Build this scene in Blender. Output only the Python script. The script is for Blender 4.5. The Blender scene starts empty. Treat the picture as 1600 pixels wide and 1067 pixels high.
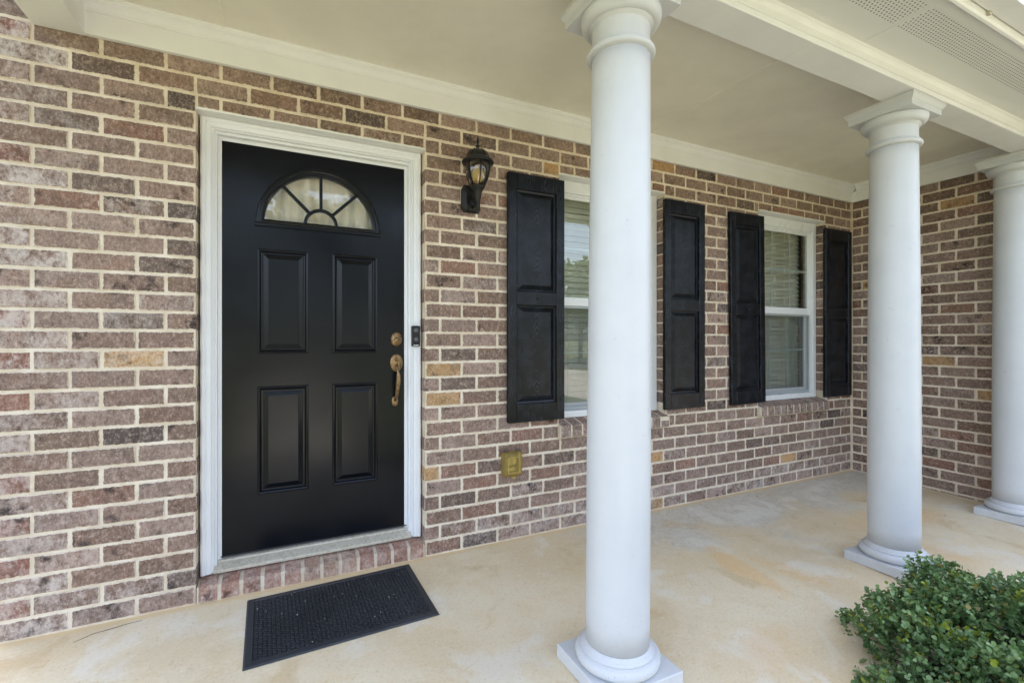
import bpy, math, random
import numpy as np
from mathutils import Vector, Matrix

random.seed(7); rng = np.random.default_rng(11)
R = math.radians
scene = bpy.context.scene
col = scene.collection

# ------------------------------------------------------------------ camera, sky, sun, exposure
H = 1.215                                   # eye height above the porch slab at the wall
cam = bpy.data.cameras.new('camera'); cam_o = bpy.data.objects.new('camera', cam); col.objects.link(cam_o)
cam.sensor_width = 36.0; cam.lens = 16.40; cam.shift_y = -0.0009
cam.clip_start = 0.02; cam.clip_end = 3000
cam_o.location = (0, 0, H); cam_o.rotation_euler = (R(90), 0, R(-25.77))
scene.camera = cam_o

SUN_ELEV, SUN_AZ = R(63), R(25)             # sun stands behind the house; azimuth from +Y towards +X
world = bpy.data.worlds.new('World'); scene.world = world; world.use_nodes = True
wn = world.node_tree.nodes; wl = world.node_tree.links
sky = wn.new('ShaderNodeTexSky'); sky.sky_type = 'NISHITA'; sky.sun_disc = False
sky.sun_elevation = SUN_ELEV; sky.sun_rotation = SUN_AZ
sky.air_density = 1.0; sky.dust_density = 4.0; sky.ozone_density = 1.0; sky.altitude = 200
wn['Background'].inputs['Strength'].default_value = 0.15
haze_n = wn.new('ShaderNodeHueSaturation'); haze_n.inputs['Saturation'].default_value = 0.74   # thin cloud veil over the whole sky
wl.new(sky.outputs[0], haze_n.inputs['Color']); wl.new(haze_n.outputs[0], wn['Background'].inputs['Color'])

sun = bpy.data.lights.new('sun', 'SUN'); sun.energy = 4.6; sun.angle = R(3); sun.color = (1.0, 0.95, 0.88)
sun_o = bpy.data.objects.new('sun', sun); col.objects.link(sun_o)
d = Vector((math.sin(SUN_AZ) * math.cos(SUN_ELEV), math.cos(SUN_AZ) * math.cos(SUN_ELEV), math.sin(SUN_ELEV)))
sun_o.rotation_euler = (-d).to_track_quat('-Z', 'Y').to_euler(); sun_o.location = (0, 8, 12)

scene.view_settings.view_transform = 'Standard'; scene.view_settings.look = 'None'
scene.view_settings.exposure = 2.42; scene.view_settings.gamma = 1.0
scene.view_settings.use_curve_mapping = False
scene.cycles.max_bounces = 10; scene.cycles.diffuse_bounces = 6; scene.cycles.transparent_max_bounces = 24
scene.cycles.use_denoising = True

# ------------------------------------------------------------------ helpers
ORG = {}                                    # world origin of every object built (objects are never rotated before use)

def lin(r, g, b):
    f = lambda c: (c/255/12.92) if c/255 <= .04045 else ((c/255+.055)/1.055)**2.4
    return (f(r), f(g), f(b), 1.0)

def tag(o, label=None, cat=None, group=None, kind=None):
    if label: o['label'] = label
    if cat: o['category'] = cat
    if group: o['group'] = group
    if kind: o['kind'] = kind
    return o

def thing(name, loc, label, cat, group=None):
    o = bpy.data.objects.new(name, None); col.objects.link(o); o.location = loc
    o.empty_display_size = .05; ORG[o] = Vector(loc)
    return tag(o, label, cat, group)

def copy_tree(o, parent=None, offset=None):
    c = o.copy(); col.objects.link(c)
    if parent is not None: c.parent = parent
    elif offset is not None: c.location = Vector(o.location) + Vector(offset)
    ORG[c] = ORG[o] + (Vector(offset) if offset is not None else Vector((0, 0, 0)))
    for ch in list(o.children): copy_tree(ch, c)
    return c

class MB:
    """collects faces in world coordinates; build() links them as one mesh object"""
    def __init__(s): s.v = []; s.f = []; s.sm = []
    def add(s, verts, faces, smooth=False):
        n = len(s.v); s.v += [tuple(p) for p in verts]
        s.f += [tuple(i + n for i in f) for f in faces]; s.sm += [smooth]*len(faces); return s
    def box(s, x0, x1, y0, y1, z0, z1, bev=0.0):
        if bev <= 0:
            v = [(x, y, z) for x in (x0, x1) for y in (y0, y1) for z in (z0, z1)]
            f = [(0,1,3,2), (4,6,7,5), (0,4,5,1), (2,3,7,6), (0,2,6,4), (1,5,7,3)]
            return s.add(v, f)
        b = min(bev, (x1-x0)*.45, (y1-y0)*.45, (z1-z0)*.45)
        lo = (x0, y0, z0); hi = (x1, y1, z1); v = []; idx = {}
        for cx in (0, 1):
            for cy in (0, 1):
                for cz in (0, 1):
                    c = [hi[k] if (cx, cy, cz)[k] else lo[k] for k in range(3)]
                    sg = [-1 if (cx, cy, cz)[k] else 1 for k in range(3)]
                    for a in range(3):      # vertex lying in the face normal to axis a
                        p = [c[k] + (0 if k == a else sg[k]*b) for k in range(3)]
                        idx[(cx, cy, cz, a)] = len(v); v.append(p)
        g = lambda c, a: idx[(c[0], c[1], c[2], a)]
        f = []
        for a in range(3):
            o1, o2 = (a+1) % 3, (a+2) % 3
            for sd in (0, 1):
                cs = []
                for (p, q) in ((0,0), (1,0), (1,1), (0,1)):
                    c = [0,0,0]; c[a] = sd; c[o1] = p; c[o2] = q; cs.append(g(c, a))
                f.append(tuple(cs) if sd else tuple(reversed(cs)))
        for a in range(3):                  # edges along axis a
            o1, o2 = (a+1) % 3, (a+2) % 3
            for p in (0, 1):
                for q in (0, 1):
                    c0 = [0,0,0]; c0[o1] = p; c0[o2] = q; c1 = list(c0); c1[a] = 1
                    f.append((g(c0, o1), g(c1, o1), g(c1, o2), g(c0, o2)))
        for cx in (0, 1):
            for cy in (0, 1):
                for cz in (0, 1):
                    f.append((g((cx,cy,cz), 0), g((cx,cy,cz), 1), g((cx,cy,cz), 2)))
        return s.add(v, f)
    def lathe(s, cx, cy, prof, n=48, lean=(0, 0), smooth=True, a0=0.0):
        """prof: list of (r, z); lean shifts the axis per metre of height"""
        v = []; m = len(prof)
        for (r, z) in prof:
            for k in range(n):
                a = a0 + 2*math.pi*k/n
                v.append((cx + lean[0]*z + r*math.cos(a), cy + lean[1]*z + r*math.sin(a), z))
        f = []
        for i in range(m-1):
            for k in range(n):
                k2 = (k+1) % n
                f.append((i*n+k, i*n+k2, (i+1)*n+k2, (i+1)*n+k))
        f.append(tuple(reversed(range(n)))); f.append(tuple((m-1)*n + k for k in range(n)))
        return s.add(v, f, smooth)
    def tube(s, pts, rad, n=8, smooth=True):
        pts = [Vector(p) for p in pts]; rad = rad if isinstance(rad, (list, tuple)) else [rad]*len(pts)
        v = []; up = Vector((0.13, 0.21, 0.97))
        for i, p in enumerate(pts):
            t = (pts[min(i+1, len(pts)-1)] - pts[max(i-1, 0)]).normalized()
            a = t.cross(up)
            if a.length < .05: a = t.cross(Vector((1, 0, 0)))
            a.normalize(); b = t.cross(a)
            for k in range(n):
                an = 2*math.pi*k/n; v.append(p + (a*math.cos(an) + b*math.sin(an))*rad[i])
        f = []
        for i in range(len(pts)-1):
            for k in range(n):
                k2 = (k+1) % n; f.append((i*n+k, i*n+k2, (i+1)*n+k2, (i+1)*n+k))
        f.append(tuple(reversed(range(n)))); f.append(tuple((len(pts)-1)*n+k for k in range(n)))
        return s.add(v, f, smooth)
    def prism_x(s, prof, x0, x1):
        """prof: closed (y, z) outline, extruded along x"""
        n = len(prof); v = [(x0, y, z) for y, z in prof] + [(x1, y, z) for y, z in prof]
        f = [(i, (i+1) % n, n+(i+1) % n, n+i) for i in range(n)] + [tuple(reversed(range(n))), tuple(range(n, 2*n))]
        return s.add(v, f)
    def prism_y(s, prof, y0, y1):
        n = len(prof); v = [(x, y0, z) for x, z in prof] + [(x, y1, z) for x, z in prof]
        f = [(i, (i+1) % n, n+(i+1) % n, n+i) for i in range(n)] + [tuple(reversed(range(n))), tuple(range(n, 2*n))]
        return s.add(v, f)
    def rect_rings(s, x0, x1, z0, z1, prof, cap=True):
        """nested rectangles facing -Y: prof = [(inset, y), ...]"""
        v = []
        for (i, y) in prof:
            v += [(x0+i, y, z0+i), (x1-i, y, z0+i), (x1-i, y, z1-i), (x0+i, y, z1-i)]
        f = []
        for k in range(len(prof)-1):
            for e in range(4):
                e2 = (e+1) % 4; f.append((k*4+e, k*4+e2, k*4+4+e2, k*4+4+e))
        if cap: b = (len(prof)-1)*4; f.append((b, b+1, b+2, b+3))
        return s.add(v, f)
    def build(s, name, mat, parent=None, kind=None, origin=None):
        me = bpy.data.meshes.new(name)
        V = np.array(s.v, dtype=float)
        c = Vector(origin) if origin is not None else Vector(((V.min(0)+V.max(0))/2).tolist())
        me.from_pydata((V - np.array(c)).tolist(), [], s.f)
        me.polygons.foreach_set('use_smooth', s.sm)
        me.materials.append(mat); me.update()
        o = bpy.data.objects.new(name, me); col.objects.link(o)
        o.location = c; ORG[o] = c
        if parent is not None:
            o.parent = parent; o.location = c - ORG[parent]
        if kind: o['kind'] = kind
        return o

# ------------------------------------------------------------------ materials
def mat(name):
    m = bpy.data.materials.new(name); m.use_nodes = True
    nt = m.node_tree; b = nt.nodes['Principled BSDF']
    return m, nt, b

class NB:                                   # small node-graph helper
    def __init__(s, nt): s.nt = nt
    def n(s, t, **kw):
        x = s.nt.nodes.new(t)
        for k, v in kw.items(): setattr(x, k, v)
        return x
    def l(s, a, b): s.nt.links.new(a, b)
    def val(s, sock, v):
        if hasattr(v, 'is_linked') or isinstance(v, bpy.types.NodeSocket): s.l(v, sock)
        else: sock.default_value = v
    def math(s, op, a, b=0.0, c=0.0, clamp=False):
        x = s.n('ShaderNodeMath', operation=op); x.use_clamp = clamp
        s.val(x.inputs[0], a); s.val(x.inputs[1], b)
        if op in ('MULTIPLY_ADD', 'SMOOTH_MIN', 'COMPARE', 'WRAP'): s.val(x.inputs[2], c)
        return x.outputs[0]
    def vmath(s, op, a, b=(0, 0, 0)):
        x = s.n('ShaderNodeVectorMath', operation=op); s.val(x.inputs[0], a)
        if op == 'SCALE': s.val(x.inputs['Scale'], b)
        else: s.val(x.inputs[1], b)
        return x.outputs[0]
    def noise(s, vec, scale, detail=4, rough=.55, dist=0.0):
        x = s.n('ShaderNodeTexNoise'); s.l(vec, x.inputs['Vector'])
        x.inputs['Scale'].default_value = scale; x.inputs['Detail'].default_value = detail
        x.inputs['Roughness'].default_value = rough; x.inputs['Distortion'].default_value = dist
        return x.outputs['Fac']
    def map(s, v, a, b, c=0.0, d=1.0, smooth=True):
        x = s.n('ShaderNodeMapRange', interpolation_type='SMOOTHSTEP' if smooth else 'LINEAR')
        s.val(x.inputs['Value'], v)
        for k, q in zip(('From Min', 'From Max', 'To Min', 'To Max'), (a, b, c, d)): x.inputs[k].default_value = q
        return x.outputs[0]
    def mix(s, f, a, b, mode='MIX'):
        x = s.n('ShaderNodeMix', data_type='RGBA', blend_type=mode)
        s.val(x.inputs[0], f); s.val(x.inputs[6], a); s.val(x.inputs[7], b)
        return x.outputs[2]
    def sep(s, v):
        x = s.n('ShaderNodeSeparateXYZ'); s.l(v, x.inputs[0]); return x.outputs
    def comb(s, x_, y_, z_):
        x = s.n('ShaderNodeCombineXYZ')
        for k, q in enumerate((x_, y_, z_)): s.val(x.inputs[k], q)
        return x.outputs[0]
    def bump(s, h, strength=.5, dist=.002, normal=None):
        x = s.n('ShaderNodeBump'); s.l(h, x.inputs['Height'])
        x.inputs['Strength'].default_value = strength; x.inputs['Distance'].default_value = dist
        if normal: s.l(normal, x.inputs['Normal'])
        return x.outputs[0]
    def obj(s): return s.n('ShaderNodeTexCoord').outputs['Object']
    def pos(s): return s.n('ShaderNodeNewGeometry').outputs['Position']

MORTAR = lin(232, 219, 200)

def brick_material(name, joined):
    m, nt, b = mat(name); N = NB(nt)
    if joined:
        a = N.n('ShaderNodeAttribute', attribute_name='bcol'); base = a.outputs['Color']; extra = a.outputs['Alpha']
        vec = N.pos()
    else:
        oi = N.n('ShaderNodeObjectInfo'); base = oi.outputs['Color']; extra = oi.outputs['Alpha']
        vec = N.vmath('ADD', N.obj(), N.vmath('SCALE', N.comb(1.0, 1.7, .63), N.math('MULTIPLY', oi.outputs['Random'], 57.0)))
    uv = N.n('ShaderNodeUVMap', uv_map='edge').outputs[0]   # -1..1 across the brick face
    # coarse burn marks and pale haze, then the fine drag texture of the brick face
    big = N.noise(vec, 11, 3, .6)
    blot = N.noise(vec, 34, 6, .78, .25)
    grain = N.noise(N.vmath('MULTIPLY', vec, (1.0, 1.0, .6)), 95, 5, .8, .3)
    fine = N.noise(N.vmath('MULTIPLY', vec, (1.0, 1.0, .7)), 260, 3, .7)
    c = N.mix(N.math('MULTIPLY', N.map(big, .42, .74), .55), base, lin(108, 93, 84))
    c = N.mix(N.math('MULTIPLY', N.map(big, .22, .40, 1, 0), .35), c, lin(172, 124, 98))
    c = N.mix(N.math('MULTIPLY', N.map(blot, .50, .70), .52), c, lin(208, 186, 168))
    c = N.mix(N.math('MULTIPLY', N.map(blot, .32, .47, 1, 0), .50), c, lin(96, 80, 70))
    c = N.mix(N.math('MULTIPLY', N.map(grain, .50, .68), .50), c, lin(206, 186, 172))
    c = N.mix(N.math('MULTIPLY', N.map(grain, .34, .48, 1, 0), .68), c, lin(92, 70, 58))
    c = N.mix(N.math('MULTIPLY', N.map(fine, .34, .48, 1, 0), .35), c, lin(70, 56, 50))
    # white haze: amount carried by alpha (1 = none); dark fire-flash marks on some bricks
    hz = N.math('MULTIPLY', N.math('SUBTRACT', 1.0, extra), N.map(N.math('ADD', N.math('MULTIPLY', N.noise(vec, 17, 3, .6), .6), N.math('MULTIPLY', grain, .4)), .40, .62))
    c = N.mix(hz, c, lin(224, 214, 206))
    fl = N.math('MULTIPLY', N.map(N.noise(N.vmath('ADD', vec, (3.1, 1.7, 9.2)), 9, 2, .5), .60, .72), N.map(blot, .62, .40))
    c = N.mix(N.math('MULTIPLY', fl, .85), c, lin(50, 44, 44))
    # smeared mortar along the arrises
    s_ = N.sep(uv)
    eu = N.math('MULTIPLY', N.math('SUBTRACT', 1.0, N.math('ABSOLUTE', s_[0])), .10); ev = N.math('MULTIPLY', N.math('SUBTRACT', 1.0, N.math('ABSOLUTE', s_[1])), .036)
    edge = N.math('MINIMUM', eu, ev)
    smear = N.map(N.math('ADD', edge, N.math('MULTIPLY', N.math('SUBTRACT', N.noise(vec, 55, 4, .65), .5), .016)), .0008, .0034, 1, 0)
    c = N.mix(N.math('MULTIPLY', smear, .85), c, MORTAR)
    N.l(c, b.inputs['Base Color'])
    b.inputs['Roughness'].default_value = .88; b.inputs['Specular IOR Level'].default_value = .25
    hgt = N.math('ADD', N.math('MULTIPLY', grain, .9), N.math('MULTIPLY', blot, .7))
    N.l(N.bump(hgt, .8, .0026), b.inputs['Normal'])
    return m

def mortar_material():
    m, nt, b = mat('mortar'); N = NB(nt); p = N.pos()
    n1 = N.noise(p, 9, 4, .6); n2 = N.noise(p, 160, 4, .7); n3 = N.noise(p, 33, 4, .6)
    c = N.mix(N.map(n1, .35, .7), lin(218, 202, 178), lin(238, 226, 208))
    c = N.mix(N.math('MULTIPLY', N.map(n3, .56, .75), .45), c, lin(242, 236, 224))
    c = N.mix(N.math('MULTIPLY', N.map(n2, .3, .45, 1, 0), .3), c, lin(165, 144, 118))
    N.l(c, b.inputs['Base Color']); b.inputs['Roughness'].default_value = .95
    b.inputs['Specular IOR Level'].default_value = .15
    N.l(N.bump(N.math('ADD', n2, N.math('MULTIPLY', n3, 1.5)), .8, .003), b.inputs['Normal'])
    return m

def concrete_material():
    m, nt, b = mat('porch_concrete'); N = NB(nt); p = N.pos(); xyz = N.sep(p)
    n1 = N.noise(p, 1.6, 5, .6, .5); n2 = N.noise(p, 6.5, 5, .65); n3 = N.noise(p, 420, 3, .7); n4 = N.noise(p, 24, 5, .7)
    tan_ = N.mix(N.map(n1, .3, .7), lin(217, 196, 160), lin(229, 213, 182))
    c = N.mix(N.math('MULTIPLY', N.map(n2, .45, .75), .35), tan_, lin(218, 188, 138))
    # worn grey aggregate along the wall beyond the first window
    g = N.math('ADD', N.math('MULTIPLY', N.map(xyz[1], 1.62, 2.45), .85), N.math('MULTIPLY', N.math('SUBTRACT', n1, .5), 1.9))
    g = N.math('MULTIPLY', N.map(g, .22, .70), N.map(xyz[0], 1.35, 2.1))
    grey = N.mix(N.map(n3, .42, .60), lin(158, 152, 144), lin(216, 213, 206))
    grey = N.mix(N.map(n4, .35, .65), lin(208, 204, 192), grey)
    c = N.mix(N.math('MULTIPLY', g, .7), c, grey)
    pale = N.noise(N.vmath('ADD', p, (7.3, 2.1, 0)), 2.6, 4, .6, .4)
    c = N.mix(N.math('MULTIPLY', N.map(pale, .54, .64), .45), c, lin(232, 226, 214))
    c = N.mix(N.math('MULTIPLY', N.map(pale, .32, .42, 1, 0), .50), c, lin(200, 170, 122))
    # rust-coloured run marks: (x, y, half length x, half length y, angle, strength)
    for (cx, cy, lx, ly, an, st) in ((2.22, 1.78, .10, .36, -.10, .75), (2.42, 1.62, .09, .28, .25, .5), (4.0, 1.72, .42, .14, .1, .6),
                                     (3.55, 1.85, .30, .10, .3, .4), (1.75, 1.25, .22, .12, .3, .45), (3.45, 1.35, .12, .22, .2, .45)):
        dx = N.math('SUBTRACT', xyz[0], cx); dy = N.math('SUBTRACT', xyz[1], cy)
        ca, sa = math.cos(an), math.sin(an)
        u = N.math('DIVIDE', N.math('ADD', N.math('MULTIPLY', dx, ca), N.math('MULTIPLY', dy, sa)), lx)
        v = N.math('DIVIDE', N.math('SUBTRACT', N.math('MULTIPLY', dy, ca), N.math('MULTIPLY', dx, sa)), ly)
        r = N.math('SQRT', N.math('ADD', N.math('MULTIPLY', u, u), N.math('MULTIPLY', v, v)))
        r = N.math('ADD', r, N.math('MULTIPLY', N.math('SUBTRACT', n2, .5), 1.6))
        c = N.mix(N.math('MULTIPLY', N.map(r, .40, 1.05, 1, 0), st*.72), c, lin(226, 182, 118))
    c = N.mix(N.math('MULTIPLY', N.map(n4, .60, .74), .22), c, lin(160, 140, 110))
    gr = N.noise(p, 75, 5, .85)
    c = N.mix(N.math('MULTIPLY', N.map(gr, .54, .68), .42), c, lin(242, 234, 218))
    c = N.mix(N.math('MULTIPLY', N.map(gr, .30, .46, 1, 0), .48), c, lin(172, 148, 110))
    c = N.mix(N.math('MULTIPLY', N.map(N.noise(p, 150, 3, .7), .28, .40, 1, 0), .35), c, lin(140, 120, 90))
    # mortar droppings along the foot of the wall
    ft = N.math('ADD', xyz[1], N.math('MULTIPLY', N.math('SUBTRACT', n4, .5), .10))
    c = N.mix(N.math('MULTIPLY', N.map(ft, 2.515, 2.56), .8), c, lin(222, 196, 150))
    N.l(c, b.inputs['Base Color'])
    N.l(N.map(n2, .3, .7, .72, .9), b.inputs['Roughness']); b.inputs['Specular IOR Level'].default_value = .3
    N.l(N.bump(N.math('ADD', n3, N.math('MULTIPLY', n4, .8)), .35, .0016), b.inputs['Normal'])
    return m

def paint(name, c, rough=.45, mottling=.06, bump=.15, bscale=60, spec=.4):
    m, nt, b = mat(name); N = NB(nt); p = N.pos()
    n1 = N.noise(p, 3.5, 4, .6); n2 = N.noise(p, bscale, 3, .6)
    dark = tuple(x*(1-mottling*2) for x in c[:3]) + (1,)
    N.l(N.mix(N.map(n1, .3, .75), c, dark), b.inputs['Base Color'])
    N.l(N.map(n1, .3, .7, rough-.05, rough+.08), b.inputs['Roughness']); b.inputs['Specular IOR Level'].default_value = spec
    N.l(N.bump(n2, bump, .0006), b.inputs['Normal'])
    return m

def column_paint():
    m, nt, b = mat('column_paint'); N = NB(nt); o = N.obj(); p = N.pos()
    n1 = N.noise(p, 4.0, 4, .6); n2 = N.noise(p, 17, 4, .65, .8)
    c = N.mix(N.map(n1, .3, .75), (.635, .642, .650, 1), (.595, .602, .612, 1))
    c = N.mix(N.math('MULTIPLY', N.map(n2, .64, .76), .45), c, (.36, .38, .46, 1))   # scuffs
    sp = N.math('MULTIPLY', N.map(N.noise(p, 130, 3, .7), .62, .70), N.map(N.sep(p)[2], .45, .02))   # splashed grit low on the shaft and base
    c = N.mix(N.math('MULTIPLY', sp, .55), c, (.30, .24, .16, 1))
    N.l(c, b.inputs['Base Color']); b.inputs['Roughness'].default_value = .38; b.inputs['Specular IOR Level'].default_value = .4
    N.l(N.bump(N.noise(p, 45, 3, .5), .08, .001), b.inputs['Normal'])
    return m

def door_paint():
    m, nt, b = mat('black_door_paint'); N = NB(nt); p = N.pos()
    v = N.vmath('MULTIPLY', p, (1.0, 1.0, .05)); g = N.noise(v, 260, 4, .6)
    n1 = N.noise(p, 3, 4, .6); dust = N.noise(p, 120, 3, .7)
    c = N.mix(N.map(n1, .3, .7), (.0030, .0040, .0066, 1), (.0045, .0056, .0088, 1))
    c = N.mix(N.math('MULTIPLY', N.map(dust, .70, .80), .15), c, (.16, .15, .14, 1))
    N.l(c, b.inputs['Base Color']); N.l(N.map(n1, .3, .7, .17, .26), b.inputs['Roughness'])
    b.inputs['Specular IOR Level'].default_value = .27
    N.l(N.bump(g, .25, .0006), b.inputs['Normal'])
    return m

def shutter_material(name, cathedral):
    m, nt, b = mat(name); N = NB(nt); o = N.obj(); xyz = N.sep(o)
    oi = N.n('ShaderNodeObjectInfo').outputs['Random']
    ov = N.vmath('ADD', o, N.comb(N.math('MULTIPLY', oi, 13.0), 0.0, N.math('MULTIPLY', oi, 29.0)))
    warp = N.noise(N.vmath('MULTIPLY', ov, (1, 1, .35)), 16, 4, .6)
    if cathedral:
        x2 = N.math('MULTIPLY', xyz[0], xyz[0])
        f = N.math('ADD', N.math('MULTIPLY', xyz[2], 1.0), N.math('MULTIPLY', N.math('SQRT', N.math('ADD', x2, .0004)), 3.4))
        f = N.math('ADD', f, N.math('MULTIPLY', x2, 14.0))
        f = N.math('ADD', f, N.math('MULTIPLY', warp, .14)); freq = 190.0
    else:
        f = N.math('ADD', N.math('MULTIPLY', xyz[0], 1.0), N.math('MULTIPLY', warp, .06)); freq = 520.0
    w = N.math('SINE', N.math('MULTIPLY', f, freq))
    w = N.math('MULTIPLY_ADD', w, .5, .5)
    streak = N.noise(N.vmath('MULTIPLY', ov, (1, 1, .04)), 420, 3, .6)
    g = N.math('ADD', N.math('MULTIPLY', N.math('POWER', w, 3.0), N.map(N.noise(ov, 11, 3, .6), .3, .65)), N.math('MULTIPLY', streak, .25))
    c = N.mix(N.math('MULTIPLY', N.map(g, .30, 1.0, 0, 1), .8), (.0030, .0040, .0066, 1), (.036, .046, .070, 1))
    N.l(c, b.inputs['Base Color']); b.inputs['Roughness'].default_value = .30; b.inputs['Specular IOR Level'].default_value = .27
    N.l(N.bump(g, .25, .0005), b.inputs['Normal'])
    return m

def metal(name, c, rough=.4, metallic=1.0, wear=None):
    m, nt, b = mat(name); N = NB(nt); p = N.pos(); n1 = N.noise(p, 60, 4, .7)
    N.l(N.mix(N.map(n1, .42, .68), c, wear or tuple(x*.6 for x in c[:3])+(1,)), b.inputs['Base Color'])
    b.inputs['Metallic'].default_value = metallic
    N.l(N.map(n1, .3, .7, rough-.08, rough+.12), b.inputs['Roughness'])
    N.l(N.bump(n1, .12, .0006), b.inputs['Normal'])
    return m

def glass_material(name, tint=(.93, .97, .95, 1), refl=1.0, rough=0.0):
    m = bpy.data.materials.new(name); m.use_nodes = True; nt = m.node_tree; nt.nodes.clear(); N = NB(nt)
    out = N.n('ShaderNodeOutputMaterial'); tr = N.n('ShaderNodeBsdfTransparent'); gl = N.n('ShaderNodeBsdfGlossy')
    tr.inputs[0].default_value = tint; gl.inputs['Roughness'].default_value = rough; gl.inputs[0].default_value = (1, 1, 1, 1)
    fr = N.n('ShaderNodeFresnel'); fr.inputs['IOR'].default_value = 1.5
    # two panes of sealed glazing reflect about twice what one surface does
    fac = N.math('MULTIPLY', fr.outputs[0], 3.0*refl, clamp=True)
    mx = N.n('ShaderNodeMixShader'); N.l(fac, mx.inputs[0]); N.l(tr.outputs[0], mx.inputs[1]); N.l(gl.outputs[0], mx.inputs[2])
    wv = N.noise(N.pos(), 2.2, 2, .5); N.l(N.bump(wv, .06, .004), gl.inputs['Normal'])
    N.l(mx.outputs[0], out.inputs['Surface'])
    return m

def simple(name, c, rough=.6, spec=.3, var=.12, scale=30, bump=.2):
    return paint(name, c, rough, var, bump, scale, spec)

M = {}
M['brick'] = brick_material('brick_face', False)
M['brick_joined'] = brick_material('brick_face_rows', True)
M['mortar'] = mortar_material()
M['concrete'] = concrete_material()
M['trim'] = paint('white_trim_paint', (.84, .84, .83, 1), .42, .03)
M['ceiling'] = paint('ceiling_paint', (.84, .80, .70, 1), .6, .04, .12, 30)
M['frame'] = paint('door_frame_paint', (.84, .845, .86, 1), .35, .01, .02)
M['column'] = column_paint()
M['vinyl'] = paint('white_vinyl', (.84, .85, .86, 1), .3, .01, .01)
M['door'] = door_paint()
M['shutter'] = shutter_material('shutter_frame_vinyl', False)
M['shutter_panel'] = shutter_material('shutter_panel_vinyl', True)
M['brass'] = metal('aged_brass', (.36, .235, .12, 1), .5, 1.0, (.17, .11, .06, 1))
M['black_metal'] = metal('black_metal', (.012, .012, .013, 1), .38, .35, (.02, .018, .016, 1))
M['amber'] = glass_material('amber_glass', (.72, .57, .30, 1), .8, .06)
M['glass'] = glass_material('window_glass', (.90, .95, .92, 1), 1.05)
M['door_glass'] = glass_material('door_glass', (1, 1, 1, 1), .75)
M['grille'] = paint('grille_white', (.62, .67, .66, 1), .4, .02, .05)
M['blind'] = paint('blind_slat_cream', (.80, .78, .68, 1), .5, .03, .05)
M['bulb'] = paint('bulb_white', (.85, .82, .74, 1), .3, .02, .02)
M['rubber'] = simple('black_rubber', (.018, .020, .024, 1), .55, .35, .2, 150, .4)
M['rubber_edge'] = simple('rubber_edge', (.035, .038, .043, 1), .5, .4, .15, 150, .25)
M['threshold'] = metal('threshold_aluminium', (.66, .62, .53, 1), .40, .35, (.52, .46, .35, 1))
M['bell'] = simple('black_plastic', (.010, .010, .012, 1), .22, .5, .1, 40, .02)
M['bell_grey'] = simple('grey_plastic', (.10, .10, .11, 1), .3, .5, .1, 40, .02)
M['roof'] = simple('roof_shingle', (.09, .085, .08, 1), .9, .2, .3, 14, .6)
M['bounce_pave'] = simple('bounce_concrete', (.40, .37, .32, 1), .85, .2, .15, 30, .3)
M['asphalt'] = simple('asphalt', (.06, .06, .06, 1), .9, .2, .2, 50, .5)
M['room'] = simple('room_wall', (.55, .52, .46, 1), .8, .2, .1, 3, .1)
M['soil'] = simple('mulch_soil', (.085, .055, .035, 1), .95, .1, .4, 60, 1.0)
M['debris'] = simple('dry_leaf', (.09, .055, .028, 1), .8, .2, .3, 200, .3)
M['grit'] = simple('pale_grit', (.62, .56, .46, 1), .8, .2, .2, 300, .2)

def lawn_material():
    m, nt, b = mat('lawn'); N = NB(nt); p = N.pos()
    c = N.mix(N.map(N.noise(p, .5, 5, .6), .3, .7), (.075, .085, .032, 1), (.14, .13, .06, 1))
    c = N.mix(N.map(N.noise(p, 40, 4, .7), .45, .7), c, (.035, .06, .015, 1))
    N.l(c, b.inputs['Base Color']); b.inputs['Roughness'].default_value = .9
    N.l(N.bump(N.noise(p, 60, 4, .7), 1, .03), b.inputs['Normal'])
    return m
M['lawn'] = lawn_material()

def yellowed_plastic():
    m, nt, b = mat('yellowed_plastic'); N = NB(nt); p = N.pos(); n1 = N.noise(p, 35, 3, .6)
    N.l(N.mix(N.map(n1, .35, .7), lin(204, 180, 110), lin(180, 154, 82)), b.inputs['Base Color'])
    b.inputs['Roughness'].default_value = .3
    tr = N.n('ShaderNodeBsdfTransparent'); tr.inputs[0].default_value = lin(234, 216, 160)
    mx = N.n('ShaderNodeMixShader'); mx.inputs[0].default_value = .60
    N.l(b.outputs[0], mx.inputs[1]); N.l(tr.outputs[0], mx.inputs[2]); N.l(mx.outputs[0], nt.nodes['Material Output'].inputs['Surface'])
    return m
M['yellow'] = yellowed_plastic(); M['yellow_rib'] = simple('yellowed_rib', lin(184, 160, 92), .35, .4, .1, 60, .05)

def curtain_material():
    m, nt, b = mat('cream_curtain'); N = NB(nt); p = N.pos()
    n1 = N.noise(N.vmath('MULTIPLY', p, (1, 1, .1)), 60, 3, .6)
    N.l(N.mix(N.map(n1, .3, .7), lin(250, 245, 232), lin(242, 234, 216)), b.inputs['Base Color'])
    b.inputs['Roughness'].default_value = .85
    return m
M['curtain'] = curtain_material()

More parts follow.
